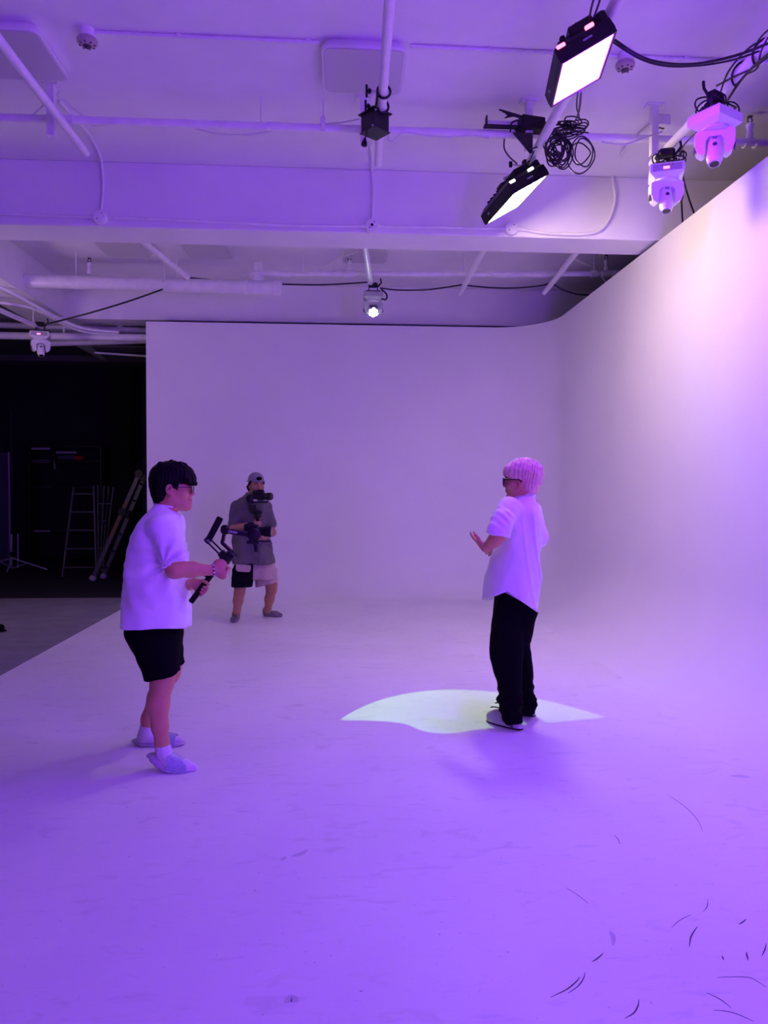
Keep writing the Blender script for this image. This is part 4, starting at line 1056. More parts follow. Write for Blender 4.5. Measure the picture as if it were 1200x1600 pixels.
    s.mesh('sock', M['white_sock'], root)
    s = Vol(*BB(J, 205, 1168, 292, 1128, .10, .36), .0045)
    s.chain([J(229, 1135, .22), J(228, 1146, .22), J(226, 1152, .22), J(258, 1156, .22), J(279, 1157, .22)], [.0405, .041, .041, .036, .026], .02)
    tz2 = zat(1134, d0 + .22); s.cut(lambda X, Y, Z: Z - tz2)
    s.mesh('sock', M['white_sock'], root)

    # slippers: curved sole with a satin strap
    def slipper(pts, dd, strap_at, R_):
        Q = [J(x, y, dd) for x, y in pts]; s = Vol(np.min(Q, 0) - .09, np.max(Q, 0) + .09, .0042)
        for i in range(len(Q) - 1): s.rc(Q[i], Q[i + 1], R_[i], R_[i + 1], .015, flat=(UP, .30))
        s.cut(lambda X, Y, Z: .0015 - Z)
        return s.mesh('slipper', M['slipper_sole'], root), Q
    sp, Q = slipper([(240, 1180), (246, 1186.5), (254, 1193.5), (264, 1200), (284, 1205.5), (300, 1205)], -.19, None, [.040, .042, .044, .046, .048, .040])
    e0 = nrm(J(302, 1203, -.19) - J(262, 1200, -.19))
    def strap(c0, c1, c2, w0, w1, h0, parent, dd):
        # a band that arches across the foot (FWD is across)
        vs = []; fs = []; n = 20; m = 8
        for i in range(m + 1):
            f = i / m; c = c0 * (1 - f) ** 2 + 2 * c1 * f * (1 - f) + c2 * f * f; w = w0 + (w1 - w0) * f; hh = h0[0] + (h0[1] - h0[0]) * f
            for k in range(n + 1):
                a = math.pi * k / n; bulge = .0015 * math.sin(i * 2.4 + k * 1.9)
                for th in (0, .006): vs.append(c - FWD * (w + th + bulge) * math.cos(a) + UP * (hh + th + bulge) * math.sin(a))
        L = (n + 1) * 2
        for i in range(m):
            for k in range(n):
                a, b, c_, d = i * L + k * 2, i * L + k * 2 + 2, (i + 1) * L + k * 2 + 2, (i + 1) * L + k * 2
                fs += [(a, b, c_, d), (a + 1, d + 1, c_ + 1, b + 1)]
            fs += [(i * L, (i + 1) * L, (i + 1) * L + 1, i * L + 1), (i * L + 2 * n, i * L + 2 * n + 1, (i + 1) * L + 2 * n + 1, (i + 1) * L + 2 * n)]
        for i in (0, m): fs += [(i * L + 2 * k, i * L + 2 * k + 1, i * L + 2 * k + 3, i * L + 2 * k + 2) for k in range(n)]
        MB().add(vs, fs).build('strap', M['blue_satin'], parent, 1.2)
    strap(J(264, 1199, -.19), J(278, 1204, -.19), J(294, 1206, -.19), .052, .048, (.096, .058), sp, -.19)
    sp2, Q2 = slipper([(214, 1157), (226, 1161), (248, 1163), (268, 1161), (281, 1160)], .22, None, [.036, .042, .044, .046, .038])
    strap(J(257, 1163, .22), J(266, 1163, .22), J(276, 1162, .22), .050, .046, (.074, .054), sp2, .22)

    # hair: a full bowl cut
    hv = Vol(P(0, 0, .02) - .21, P(0, 0, .02) + .21, .0045)
    E = lambda f, r, u, rad, k=.02, op='add': hv.ell(P(f, r, u), rad, A, k, op)
    E(-.028, 0, .064, (.104, .094, .088)); E(.030, 0, .075, (.092, .088, .066), .03); E(.062, 0, .050, (.070, .074, .044), .02); E(-.055, 0, .010, (.075, .086, .085), .03)
    E(-.062, 0, -.045, (.048, .062, .055), .03)
    for q in (-1, 1): E(-.02, q * .072, .035, (.055, .022, .055), .02); hv.rc(P(.030, q * .074, .03), P(.034, q * .071, -.012), .016, .006, .01, flat=(A[1], .6))
    r_ = random.Random(5)
    for i in range(26):                                           # fringe and crown locks
        a = r_.uniform(-1.2, 1.2); b = P(.05 + .045 * math.cos(a), .074 * math.sin(a), .06); e = P(.075 + .052 * math.cos(a), .080 * math.sin(a), .022 + r_.uniform(-.006, .012))
        hv.rc(b, e, .014, .005, .01)
    for i in range(22):
        f, q = r_.uniform(-.07, .05), r_.uniform(-.045, .045); b = P(f, q, .135); e = P(f + r_.uniform(.01, .035), q + r_.uniform(-.02, .02), .150 + r_.uniform(0, .012) - abs(q) * .2 - abs(f + .03) * .22); hv.rc(b, e, .010, .003, .01)
    for i in range(30):
        q = r_.uniform(-.06, .06); b = P(-.10 + abs(q) * .4, q, -.03); e = P(-.098 + abs(q) * .45, q, -.086 + r_.uniform(-.01, .01)); hv.rc(b, e, .012, .004, .01)
    cr = P(-.05, 0, .12)
    def strands(X, Y, Z):
        x = (X - cr[0]); y = (Y - cr[1]); a = np.arctan2(y, x); r = np.sqrt(x * x + y * y + (Z - cr[2]) ** 2)
        return .0022 * np.sin(a * 34 + 4 * np.sin(r * 40)) + .0012 * np.sin(a * 71 + r * 60)
    hv.folds(strands)
    # shave above/behind the ear and keep the face clear
    hv.ell(P(-.004, .095, -.020), (.030, .030, .048), A, .01, 'sub'); hv.ell(P(-.004, -.095, -.020), (.030, .030, .048), A, .01, 'sub')
    hv.mesh('hair', M['black_hair'], root)
    face_bits(P, A, root, body, 1.04, glasses=True, thin=True)
    # bracelet
    ax = nrm(J(340, 889, -.13) - J(322, 891, -.15)); e1 = nrm(np.cross(ax, FWD)); e2 = np.cross(ax, e1); c = J(333.5, 891, -.137)
    br = MB().tube([c + e1 * .034 * math.cos(a) + e2 * .032 * math.sin(a) for a in np.linspace(0, 6.283, 25)[:-1]], .0038, 6, True).build('bracelet', M['bracelet'], root)
    for i in range(10):
        a = i * math.pi / 5; MB().ell(c + e1 * .036 * math.cos(a) + e2 * .034 * math.sin(a), (.0062,) * 3, None, 8, 6).build('bead', M['bracelet_bead'], br)
    return g0, g1, H, N, D

def face_bits(P, A, root, body, s, glasses=False, thin=False, brow='brow', closed=False):
    F, R, U = A; B = A.T
    for q in (-1, 1):
        m = MB().ell(P(.0905, q * .032, .003), (.0055 * s, .010 * s, (.0018 if closed else .0042) * s), B, 10, 6); m.build('eye', M['eye_dark'], root)
        MB().tube([P(.0965, q * .014, .019), P(.0965, q * .032, .0245), P(.082, q * .050, .019)], [.0034 * s, .0042 * s, .002 * s], 6).build('eyebrow', M[brow], root)
    m = MB(); m.ell(P(.1005, 0, -.0615), (.006 * s, .020 * s, .0052 * s), B, 12, 6); m.ell(P(.0985, 0, -.0735), (.006 * s, .018 * s, .006 * s), B, 12, 6); m.build('lips', M['lip'], root)
    if glasses:
        r = .0022 if thin else .0036; g = MB(); gl = []
        for q in (-1, 1):
            c = P(.114, q * .034, -.004); pts = []
            for a in np.linspace(0, 6.283, 25)[:-1]:
                ca, sa = math.cos(a), math.sin(a); k = (abs(ca) ** 3 + abs(sa) ** 3) ** (-1 / 3)
                pts.append(c + (R * q * .026 * ca * k + U * .022 * sa * k - F * .006 * max(0, ca)) * s)
            g.tube(pts, r, 6, True); gl.append(pts)
            g.tube([P(.108, q * .060, .004), P(.06, q * .078, .004), P(.0, q * .086, .004), P(-.02, q * .086, -.012)], r, 6)
        g.tube([P(.114, -.009, .0), P(.117, 0, .004), P(.114, .009, .0)], r, 6)
        go = g.build('glasses', M['glasses_frame'], root)
        for pts in gl:
            n = len(pts); pts = [np.asarray(p) for p in pts]
            MB().add(pts + [p + F * .0012 for p in pts], [tuple(range(n))[::-1], tuple(range(n, 2 * n))] + [(i, (i + 1) % n, n + (i + 1) % n, n + i) for i in range(n)]).build('lens', M['glass'], go, 0)

GA = person_a()

# ------------------------------------------------------------------ gimbal of person A
def lettering(text, c, ex, ey, size, material, parent):
    cu = bpy.data.curves.new('lettering', 'FONT'); cu.body = text; cu.size = size; cu.extrude = .0006; cu.align_x = 'CENTER'; cu.align_y = 'CENTER'; cu.offset = size * .018
    tmp = bpy.data.objects.new('tmp', cu); COL.objects.link(tmp); dg = bpy.context.evaluated_depsgraph_get()
    me = bpy.data.meshes.new_from_object(tmp.evaluated_get(dg)); bpy.data.objects.remove(tmp)
    ex, ey = nrm(ex), nrm(ey); ez = np.cross(ex, ey); off = OFF[parent.name]
    me.transform(Matrix(((ex[0], ey[0], ez[0], c[0] - off[0]), (ex[1], ey[1], ez[1], c[1] - off[1]), (ex[2], ey[2], ez[2], c[2] - off[2]), (0, 0, 0, 1))))
    me.name = 'lettering'; me.materials.clear(); me.materials.append(M[material]); return link_mesh('lettering', me, parent)

def gimbal_a():
    d = 4.23; J = lambda x, y, dd=0.0: at(x, y, d + dd); g0, g1, H, N, D = GA
    t = thing('camera_gimbal', (g0 + g1) / 2, 'black handheld camera gimbal with briefcase handle held by the person in profile', 'gimbal')
    MB().lathe(g0, H, [(0, .012), (.004, .0165), (.09, .0165), (.094, .0185), (.1, .0165), (.20, .0165), (.215, .019), (.24, .019)], 20).build('grip', M['black_rubber'], t)
    for k in range(9): MB().lathe(g0 + H * (.02 + .008 * k), H, [(0, .0162), (.002, .0175), (.004, .0162)], 20).build('grip_ridge', M['black_rubber'], t)
    q = g0 + H * .19; MB().box(q - D * .022 + H * 0, (.03, .03, .045), np.column_stack([D, N, H]), .006).build('battery_latch', M['black_plastic'], t)
    pm = J(352.5, 873); MB().lathe(pm - H * .02, H, [(0, .030), (.004, .034), (.040, .034), (.044, .030)], 24).build('pan_motor', M['black_plastic'], t)
    MB().box(J(361, 866.5), (.055, .05, .025), np.column_stack([D, N, H]), .006).build('motor_cap', M['black_metal'], t)
    # briefcase handle: two rails and a padded grip
    a, b = J(347, 865.5), J(326, 844.5); dr = nrm(b - a); sd = nrm(np.cross(dr, FWD))
    for s in (-1, 1): MB().tube([a + sd * s * .012, b + sd * s * .012], .0052, 8).build('handle_rail', M['black_metal'], t)
    MB().box(b + dr * .004, (.04, .022, .040), np.column_stack([dr, FWD, sd]), .006).build('handle_hinge', M['black_metal'], t)
    for k in (0, 1): MB().lathe(b - FWD * .010 + dr * (-.012 + .014 * k), -FWD, [(0, .0065), (.004, .0065)], 10).build('hinge_bolt', M['alu'], t)
    MB().box(a - dr * .01, (.05, .03, .045), np.column_stack([dr, FWD, sd]), .005).build('rail_mount', M['black_metal'], t)
    h0, h1 = J(327, 841.5), J(344.5, 808.5); MB().lathe(h0, h1 - h0, [(0, .014), (.006, .0185), (np.linalg.norm(h1 - h0) - .006, .0195), (np.linalg.norm(h1 - h0), .015)], 18).build('handle_grip', M['black_rubber'], t)
    # outer arm, roll motor, camera cage
    MB().tube(spline([J(371, 869.5, .03), J(362, 861.5, .03), J(353, 853.5, .03), J(347.5, 848, .03), J(348.5, 843, .03), J(350.5, 833, .02)], 6), .0115, 10).build('pan_arm', M['black_metal'], t)
    MB().tube([J(362, 859.8, .014), J(354, 852, .014)], .004, 6).build('orange_strip', M['orange_metal'], t); MB().tube([J(350.6, 845, .016), J(351.6, 837, .010)], .004, 6).build('orange_strip', M['orange_metal'], t)
    R0 = np.column_stack([RGT, FWD, UP])
    MB().box(J(352, 827.5), (.048, .05, .054), R0 @ roty(.06), .012).build('roll_motor', M['black_plastic'], t)
    ra, rb = J(352, 829), J(393, 836); ex = nrm(rb - ra); ez = nrm(np.cross(ex, FWD))
    ex2 = nrm(ex - FWD * (ex @ FWD)); up2 = np.cross(ex2, -FWD) ; up2 = up2 if up2[2] > 0 else -up2
    MB().box((ra + rb) / 2, (np.linalg.norm(rb - ra), .026, .030), np.column_stack([ex, np.cross(up2, ex), up2]), .006).build('roll_arm', M['black_metal'], t)
    lettering('RONIN', J(363, 831) - FWD * .0145, ex, up2, .0195, 'letter_white', t)
    MB().lathe(J(396, 836, -.03), FWD, [(0, .030), (.004, .036), (.045, .036), (.05, .03)], 24).build('tilt_motor', M['black_plastic'], t)
    cb = MB().box(J(393, 827.5, .06), (.085, .055, .068), R0 @ roty(.06), .008).build('camera_body', M['black_plastic'], t)
    MB().box(J(393, 817.5, .06), (.035, .04, .016), R0 @ roty(.06), .004).build('hot_shoe', M['black_plastic'], cb)
    MB().lathe(J(387.5, 821, .03), -FWD, [(0, .012), (.004, .012)], 14).build('dial', M['black_metal'], cb)
    la = nrm(J(424, 830.5, .06) - J(400, 829.5, .06)); lb = J(400, 829.5, .06)
    ln = MB().lathe(lb, la, [(0, .026), (.015, .028), (.02, .0255), (.045, .0275), (.05, .032), (.09, .034)], 24).build('lens', M['black_plastic'], t)
    MB().lathe(lb + la * .0901, la, [(-.02, .022), (0, .026), (.001, .026)], 24).build('front_glass', M['lens_glass'], ln)
    for k in range(4): MB().lathe(lb + la * (.026 + .007 * k), la, [(0, .0262), (.002, .0280), (.004, .0262)], 24).build('focus_ring', M['black_rubber'], ln)
    MB().box(J(406, 845.5, .04), (.13, .04, .010), R0 @ roty(-.02), .003).build('base_plate', M['black_metal'], t)
    MB().box(J(396, 847, .03), (.075, .045, .02), R0, .004).build('plate_clamp', M['black_metal'], t)
    MB().lathe(J(400, 848, .03), (0.05, 0, -1), [(0, .018), (.012, .018), (.014, .014), (.05, .014), (.054, .011)], 18).build('tilt_post', M['black_metal'], t)
    MB().box(J(396, 841, .04), (.045, .05, .03), R0, .004).build('cage', M['black_metal'], t)
gimbal_a()

# ================================================================== PERSON C: white shirt, blond, seen from behind the left shoulder
def person_c():
    d0 = 4.93; J = lambda x, y, dd=0.0: at(x, y, d0 + dd); px = d0 / FPX
    root = thing('person', (1.2, 4.88, 0), 'blond person in an untucked white shirt and black trousers, turned away with palms open', 'person')
    FEET = ((on_z(761.5, 1126, 0), on_z(816, 1141, 0)), (on_z(788, 1111, 0), on_z(836, 1119.5, 0)))
    Fw = nrm(-RGT * .72 + FWD * .69); Lf = np.cross(UP, Fw)      # facing, left side
    v = Vol(*BB(J, 734, 1150, 862, 708, -.42, .42), .0052)
    Fh = nrm(-RGT * .94 + FWD * .34 - UP * .02)
    P, A = head(v, J(814, 751), Fh, UP + RGT * .06, 1.0, J(822, 790, .02))
    v.loft(rows_px(d0, [(782, 800, 838, .10, 0), (800, 794, 842, .15, 0), (840, 785, 840, .16, 0), (900, 780, 830, .13, 0), (950, 784, 826, .11, 0), (975, 788, 822, .10, 0)]), k=.04)
    # left (near) arm reaching forward-left, hand raised with the palm open
    sh, el, wr = J(795, 797, -.17), J(782, 834, -.27), J(759, 856, -.20)
    v.chain([sh, el], [.052, .046], .03); v.chain([el, J(773, 844, -.245), wr], [.046, .043, .031], .02)
    Dh = nrm(-RGT * .46 + UP * .40 + FWD * .80); Nh = nrm(RGT * .70 + UP * .62 - FWD * .10); Nh = nrm(Nh - Dh * (Nh @ Dh)); Sh = np.cross(Nh, Dh)
    hand(v, wr - RGT * .008, Dh, Nh, Sh, [(6, 10, 8), (4, 8, 6), (8, 10, 8), (10, 14, 10)], [(.55, .6, .3), (.85, .35, .2), (.95, .1, .2)], .92, .06)
    # right (far) arm bent in front, fingertips hanging below the near forearm
    sh2, el2, wr2 = J(832, 800, .17), J(842, 842, .14), J(790, 850, .12)
    v.chain([sh2, el2, wr2], [.052, .044, .029], .03)
    D2 = nrm(-RGT * .80 - UP * .45 + FWD * .1); N2 = nrm(-FWD * .9 - UP * .1); N2 = nrm(N2 - D2 * (N2 @ D2)); S2 = np.cross(D2, N2)
    hand(v, wr2 - RGT * .012, D2, N2, S2, [(15, 25, 20), (20, 30, 20), (25, 30, 20), (28, 30, 20)], [(.5, .7, .3), (.8, .4, .3), (.9, .2, .3)], .90, .03)
    # legs inside the trousers, feet inside the shoes
    v.chain([J(795, 975, -.06), J(790, 1030, -.10), J(799, 1100, -.08)], [.065, .055, .042], .03)
    v.chain([J(810, 975, .08), J(817, 1030, .13), J(823, 1085, .15)], [.065, .050, .042], .03)
    for ank, (tb, hb) in ((J(799, 1100, -.08), FEET[0]), (J(823, 1085, .15), FEET[1])):
        Df = nrm((tb - hb) * V(1, 1, 0)); cf = (tb + hb) / 2 * V(1, 1, 0)
        v.chain([ank, cf - Df * .075 + UP * .10, cf - Df * .085 + UP * .055, cf + Df * .08 + UP * .045], [.042, .034, .030, .026], .015)
    v.mesh('body', M['skin'], root)

    # shirt with a curved hem, rolled sleeves and pleats down the back
    s = Vol(*BB(J, 746, 962, 862, 764, -.46, .46), .0064)
    rows = [(774, 806, 834, .07, 0), (779, 800, 836, .10, 0), (785, 794, 838.5, .15, 0), (795, 789, 842, .185, 0), (812, 786, 845, .20, 0), (830, 783, 845.5, .205, 0), (850, 775, 845, .20, 0), (867, 767.5, 842.5, .20, 0),
            (895, 761, 842.5, .20, 0), (920, 756, 842, .205, 0), (940, 753, 841, .21, 0), (960, 751, 840, .21, 0)]
    z_n, z_b, z_f = zat(921, d0 - .1), zat(955, d0), zat(940, d0)
    cx = J(798, 930)
    ang = 0.0
    def hem(X, Y, Z):
        x = (X - cx[0]) * RGT[0] + (Y - cx[1]) * RGT[1]; y = (X - cx[0]) * FWD[0] + (Y - cx[1]) * FWD[1]
        g = x - .30 * y * 0; xn = J(784, 930)[0] - cx[0]; xn = (784 - 798) * px
        near = y < .06
        back = z_n + (z_b - z_n) * np.clip((x - xn) / ((839 - 784) * px), 0, 1.1) ** 1.05
        fr = z_n + (zat(933, d0) - z_n) * np.clip((xn - x) / ((784 - 753) * px), 0, 1.2)
        zn = np.where(x > xn, back, fr)
        ff = z_f + .0 * x; w = np.clip((y + .02) / .10, 0, 1)
        w = w * (x < (772 - 798) * px + .10 * 0)
        return zn * (1 - w) + np.minimum(ff, zn) * w - Z
    s.loft(rows_px(d0, rows), k=.03, p=2.2, zbot=zat(960, d0))
    # near sleeve, rolled above the elbow
    s.rc(J(795, 795, -.15), J(781, 822, -.25), .078, .072, .03)
    cn = nrm(J(759, 856, -.20) - J(782, 834, -.27)); cn = nrm(cn * .45 - UP * .8 - FWD * .1)
    cp = J(777, 834.5, -.27)
    s.rc(J(783, 812, -.24), J(778, 836, -.275), .066, .064, .02, cut=(cp, cn))
    s.rc(J(780.5, 825, -.262), J(778, 836, -.277), .071, .069, .004, cut=(cp, cn))
    # far sleeve: elbow bulges out to the right
    s.rc(J(830, 800, .12), J(841, 838, .12), .075, .068, .03); s.rc(J(841, 838, .12), J(812, 850, .22), .066, .055, .02)
    wv = waves(31, 5, .17, .0055, (1, 1, .4)); w2 = waves(33, 4, .07, .0022)
    yo = J(820, 784)
    sa = J(784, 818, -.25); sax = nrm(J(779, 834, -.27) - J(793, 798, -.16))
    def fold(X, Y, Z):
        x = (X - yo[0]) * RGT[0] + (Y - yo[1]) * RGT[1]; y = (X - yo[0]) * FWD[0] + (Y - yo[1]) * FWD[1]
        drop = np.clip((zat(786, d0) - Z) / .12, 0, 1); dz = yo[2] - Z
        fan = x / (1 + .75 * np.clip(dz, 0, .8)) - .10 * dz
        pleat = -.0085 * np.maximum(0, np.sin(fan * 95 + .8 * np.sin(dz * 7))) ** 2 * drop * (y < .02) * np.exp(-((fan - .01) / .085) ** 2)
        # bunched rolls round the upper sleeve
        u = (X - sa[0]) * sax[0] + (Y - sa[1]) * sax[1] + (Z - sa[2]) * sax[2]
        q2 = (X - sa[0] - u * sax[0]) ** 2 + (Y - sa[1] - u * sax[1]) ** 2 + (Z - sa[2] - u * sax[2]) ** 2
        tw = x * 22
        slv = -.0055 * np.sin(u * 120 + 3.2 * np.sin(tw + 1) + y * 30) * (1 + .6 * np.sin(x * 60 + u * 40)) * np.exp(-(q2 / .0085) ** 2) * np.exp(-((u + .01) / .085) ** 2)
        return wv(X, Y, Z) * (.3 + .7 * drop) + w2(X, Y, Z) * .6 + pleat + slv
    s.folds(fold)
    lo = V(*(np.minimum(J(746, 962, -.46), J(862, 764, .46)))); hi_ = J(862, 880, .46)
    s.cut(lambda X, Y, Z: np.where(Z < zat(900, d0), hem(X, Y, Z), -1.0))
    shirt = s.mesh('shirt', M['white_shirt'], root)
    stitch(shirt, [[(806, 783.5), (816, 783.5), (826, 785), (838, 789)], [(768, 829.5), (777, 831), (787, 835)], [(785, 923), (800, 931), (820, 942), (838, 951)]], .0016, M['white_shirt'])
    # stand collar and yoke seam
    ax_, c_ = nrm(UP - RGT * .05), J(820.5, 771.5, .01)
    col = MB(); n = 28; vs = []; fs = []
    for k in range(n):
        a = 2 * math.pi * k / n; dr = RGT * math.cos(a) * .062 + FWD * math.sin(a) * .064
        for (r_, z_) in ((1.0, -.045), (.97, .018), (1.03, .024), (1.12, -.025)):
            vs.append(c_ + dr * r_ + ax_ * (z_ + .012 * math.cos(a)))
    for k in range(n):
        k2 = (k + 1) % n
        for j in range(4): fs.append((k * 4 + j, k2 * 4 + j, k2 * 4 + (j + 1) % 4, k * 4 + (j + 1) % 4))
    col.add(vs, fs).build('collar', M['white_shirt'], shirt, 1.2)

    # trousers
    s = Vol(*BB(J, 756, 1132, 846, 915, -.38, .42), .0062)
    s.loft(rows_px(d0, [(920, 774, 838, .15, 0), (940, 774, 838.5, .17, 0), (955, 771.5, 839, .175, 0), (975, 769, 834.5, .17, 0), (1000, 766, 827, .15, 0.0)]), k=.03, p=2.4)
    s.loft(rows_px(d0, [(925, 783, 812, .05, -.05), (945, 776, 815, .09, -.06), (965, 771, 817, .11, -.08), (985, 768, 818, .115, -.09), (1000, 765.5, 817, .11, -.10), (1014, 764, 817, .106, -.10), (1030, 765, 817, .104, -.10), (1056, 774, 815, .096, -.10), (1075, 779, 815, .09, -.10), (1086, 780, 815.5, .088, -.09),
                        (1093, 776.5, 816, .088, -.09), (1098, 777.5, 815.5, .087, -.09), (1107, 782, 815.5, .085, -.09), (1122, 783, 816, .085, -.09), (1128, 784.5, 816, .085, -.09)]), k=.012, p=2.3, sm=1)
    s.loft(rows_px(d0, [(935, 795, 825, .06, .08), (985, 792, 831, .11, .10), (1004, 795, 826, .105, .12), (1012, 798, 826.5, .10, .12), (1020, 803, 829.7, .10, .13), (1046, 806, 832, .095, .14), (1070, 808, 833.7, .09, .15), (1080, 809, 832, .088, .15),
                        (1091, 809, 838.5, .088, .15), (1098, 811, 838, .085, .15), (1110, 812, 834.5, .085, .16), (1114, 813, 834, .085, .16)]), k=.012, p=2.3, sm=1)
    tw = waves(41, 6, .12, .0035, (1, 1, .7)); tb = waves(43, 5, .06, .006, (.4, .4, 1)); zb_ = zat(1095, d0)
    s.folds(lambda X, Y, Z: tw(X, Y, Z) + tb(X, Y, Z) * np.exp(-((Z - zb_) / .10) ** 2))
    s.mesh('trousers', M['black_cloth'], root)

    # trainers
    def trainer(toe_b, heel_b, upd):
        D = nrm((toe_b - heel_b) * V(1, 1, 0)); Sd = np.cross(UP, D); L = np.linalg.norm((toe_b - heel_b)[:2]); c = (toe_b + heel_b) / 2 * V(1, 1, 0)
        Q = lambda f, r, u: c + D * f * L + Sd * r + UP * u
        s = Vol(c + V(-.24, -.24, -.02), c + V(.24, .24, .2), .0042)
        s.chain([Q(-.36, 0, .06), Q(-.02, 0, .055), Q(.24, .004, .045), Q(.36, .006, .040)], [.037, .040, .041, .036], .02); s.rc(Q(-.34, 0, .07), Q(-.20, 0, .10), .036, .036, .02); s.rc(Q(-.15, 0, .10), Q(.20, 0, .062), .034, .03, .02)
        s.cut(lambda X, Y, Z: .020 - Z)
        up = s.mesh('shoe', M['shoe_leather'], root)
        def sole(z0, z1, g, mt, name):
            pts = []
            for a in np.linspace(0, 6.283, 41)[:-1]:
                f = math.cos(a); w = .040 + .008 * max(0, f) * (1 - .3 * f); pts.append((f * (.5 * L + g), math.sin(a) * (abs(math.sin(a)) ** -.25 if abs(math.sin(a)) > .01 else 1) * (w + g)))
            MB().prism(pts, c + UP * z0, D, Sd, UP, z1 - z0).build(name, M[mt], up, .6)
        sole(.001, .010, .002, 'black_rubber', 'outsole'); sole(.0095, .034, .0, 'shoe_midsole', 'midsole')
        for k in range(4):
            q = Q(-.02 + .07 * k, 0, .098 - .012 * k); MB().tube(spline([q + Sd * .026 - UP * .012, q + UP * .004, q - Sd * .026 - UP * .012], 5), .004, 6).build('lace', M['black_cloth'], up)
        if upd:
            q = Q(.06, 0, .11); MB().tube(spline([q, q + D * .03 + UP * .03, q + D * .06 + UP * .024], 5), .0042, 6).build('lace', M['black_cloth'], up)
            MB().tube(spline([q, q + D * .05 + Sd * .02 + UP * .004, q + D * .085 + Sd * .015 - UP * .006], 5), .0042, 6).build('lace', M['black_cloth'], up)
            for k in (0, 1): MB().box(Q(-.30 - .035 * k, .0445, .022), (.004, .010, .009), np.column_stack([Sd, D, UP]), .001).build('heel_mark', M['black_rubber'], up, 0)
    trainer(*FEET[0], True); trainer(*FEET[1], False)

    # hair: layered pale mop
    hv = Vol(P(0, 0, .02) - .21, P(0, 0, .02) + .21, .0045)
    E = lambda f, r, u, rad, k=.02, op='add': hv.ell(P(f, r, u), rad, A, k, op)
    E(-.024, 0, .050, (.102, .088, .084)); E(.035, 0, .066, (.080, .080, .060), .03); E(.070, 0, .045, (.040, .060, .034), .02); E(-.060, 0, .000, (.066, .080, .080), .03); E(-.066, 0, -.050, (.040, .058, .050), .03)
    for q in (-1, 1): E(-.005, q * .074, .034, (.065, .020, .034), .02)
    r_ = random.Random(12)
    for i in range(80):                                            # locks falling from the crown over the skull
        a = r_.uniform(-3.14, 3.14); ca, sa = math.cos(a), math.sin(a); back = max(0, -ca); end = math.radians(88 + 36 * back ** 1.5 - 6 * max(0, ca) + r_.uniform(-11, 13)); sh_ = r_.uniform(.96, 1.07)
        pts = [P(-.026 + .108 * sh_ * math.sin(th) * ca, .094 * sh_ * math.sin(th) * sa, .040 + (.097 + .007 * math.sin(i * 2.1)) * math.cos(th)) for th in np.linspace(.15, end, 5)]
        hv.chain(pts, [.008, .012, .013, .011, .0035], .008)
    for q in (-.03, -.01, .015, .035): hv.chain([P(-.10, q, .02), P(-.120, q * 1.1, -.010), P(-.131, q, -.026)], [.02, .014, .004], .01)
    cr = P(-.045, 0, .10)
    def strands(X, Y, Z):
        x = (X - cr[0]); y = (Y - cr[1]); a = np.arctan2(y, x); r = np.sqrt(x * x + y * y + (Z - cr[2]) ** 2)
        return .0042 * np.sin(a * 23 + 6 * np.sin(r * 30 + a * 2)) * np.clip(r / .08, 0, 1) + .0018 * np.sin(a * 57 + r * 70)
    hv.folds(strands)
    for q in (-1, 1): hv.ell(P(.006, q * .10, -.034), (.040, .034, .042), A, .008, 'sub')
    hv.mesh('hair', M['blond_hair'], root)
    face_bits(P, A, root, None, 1.0, glasses=True)
person_c()

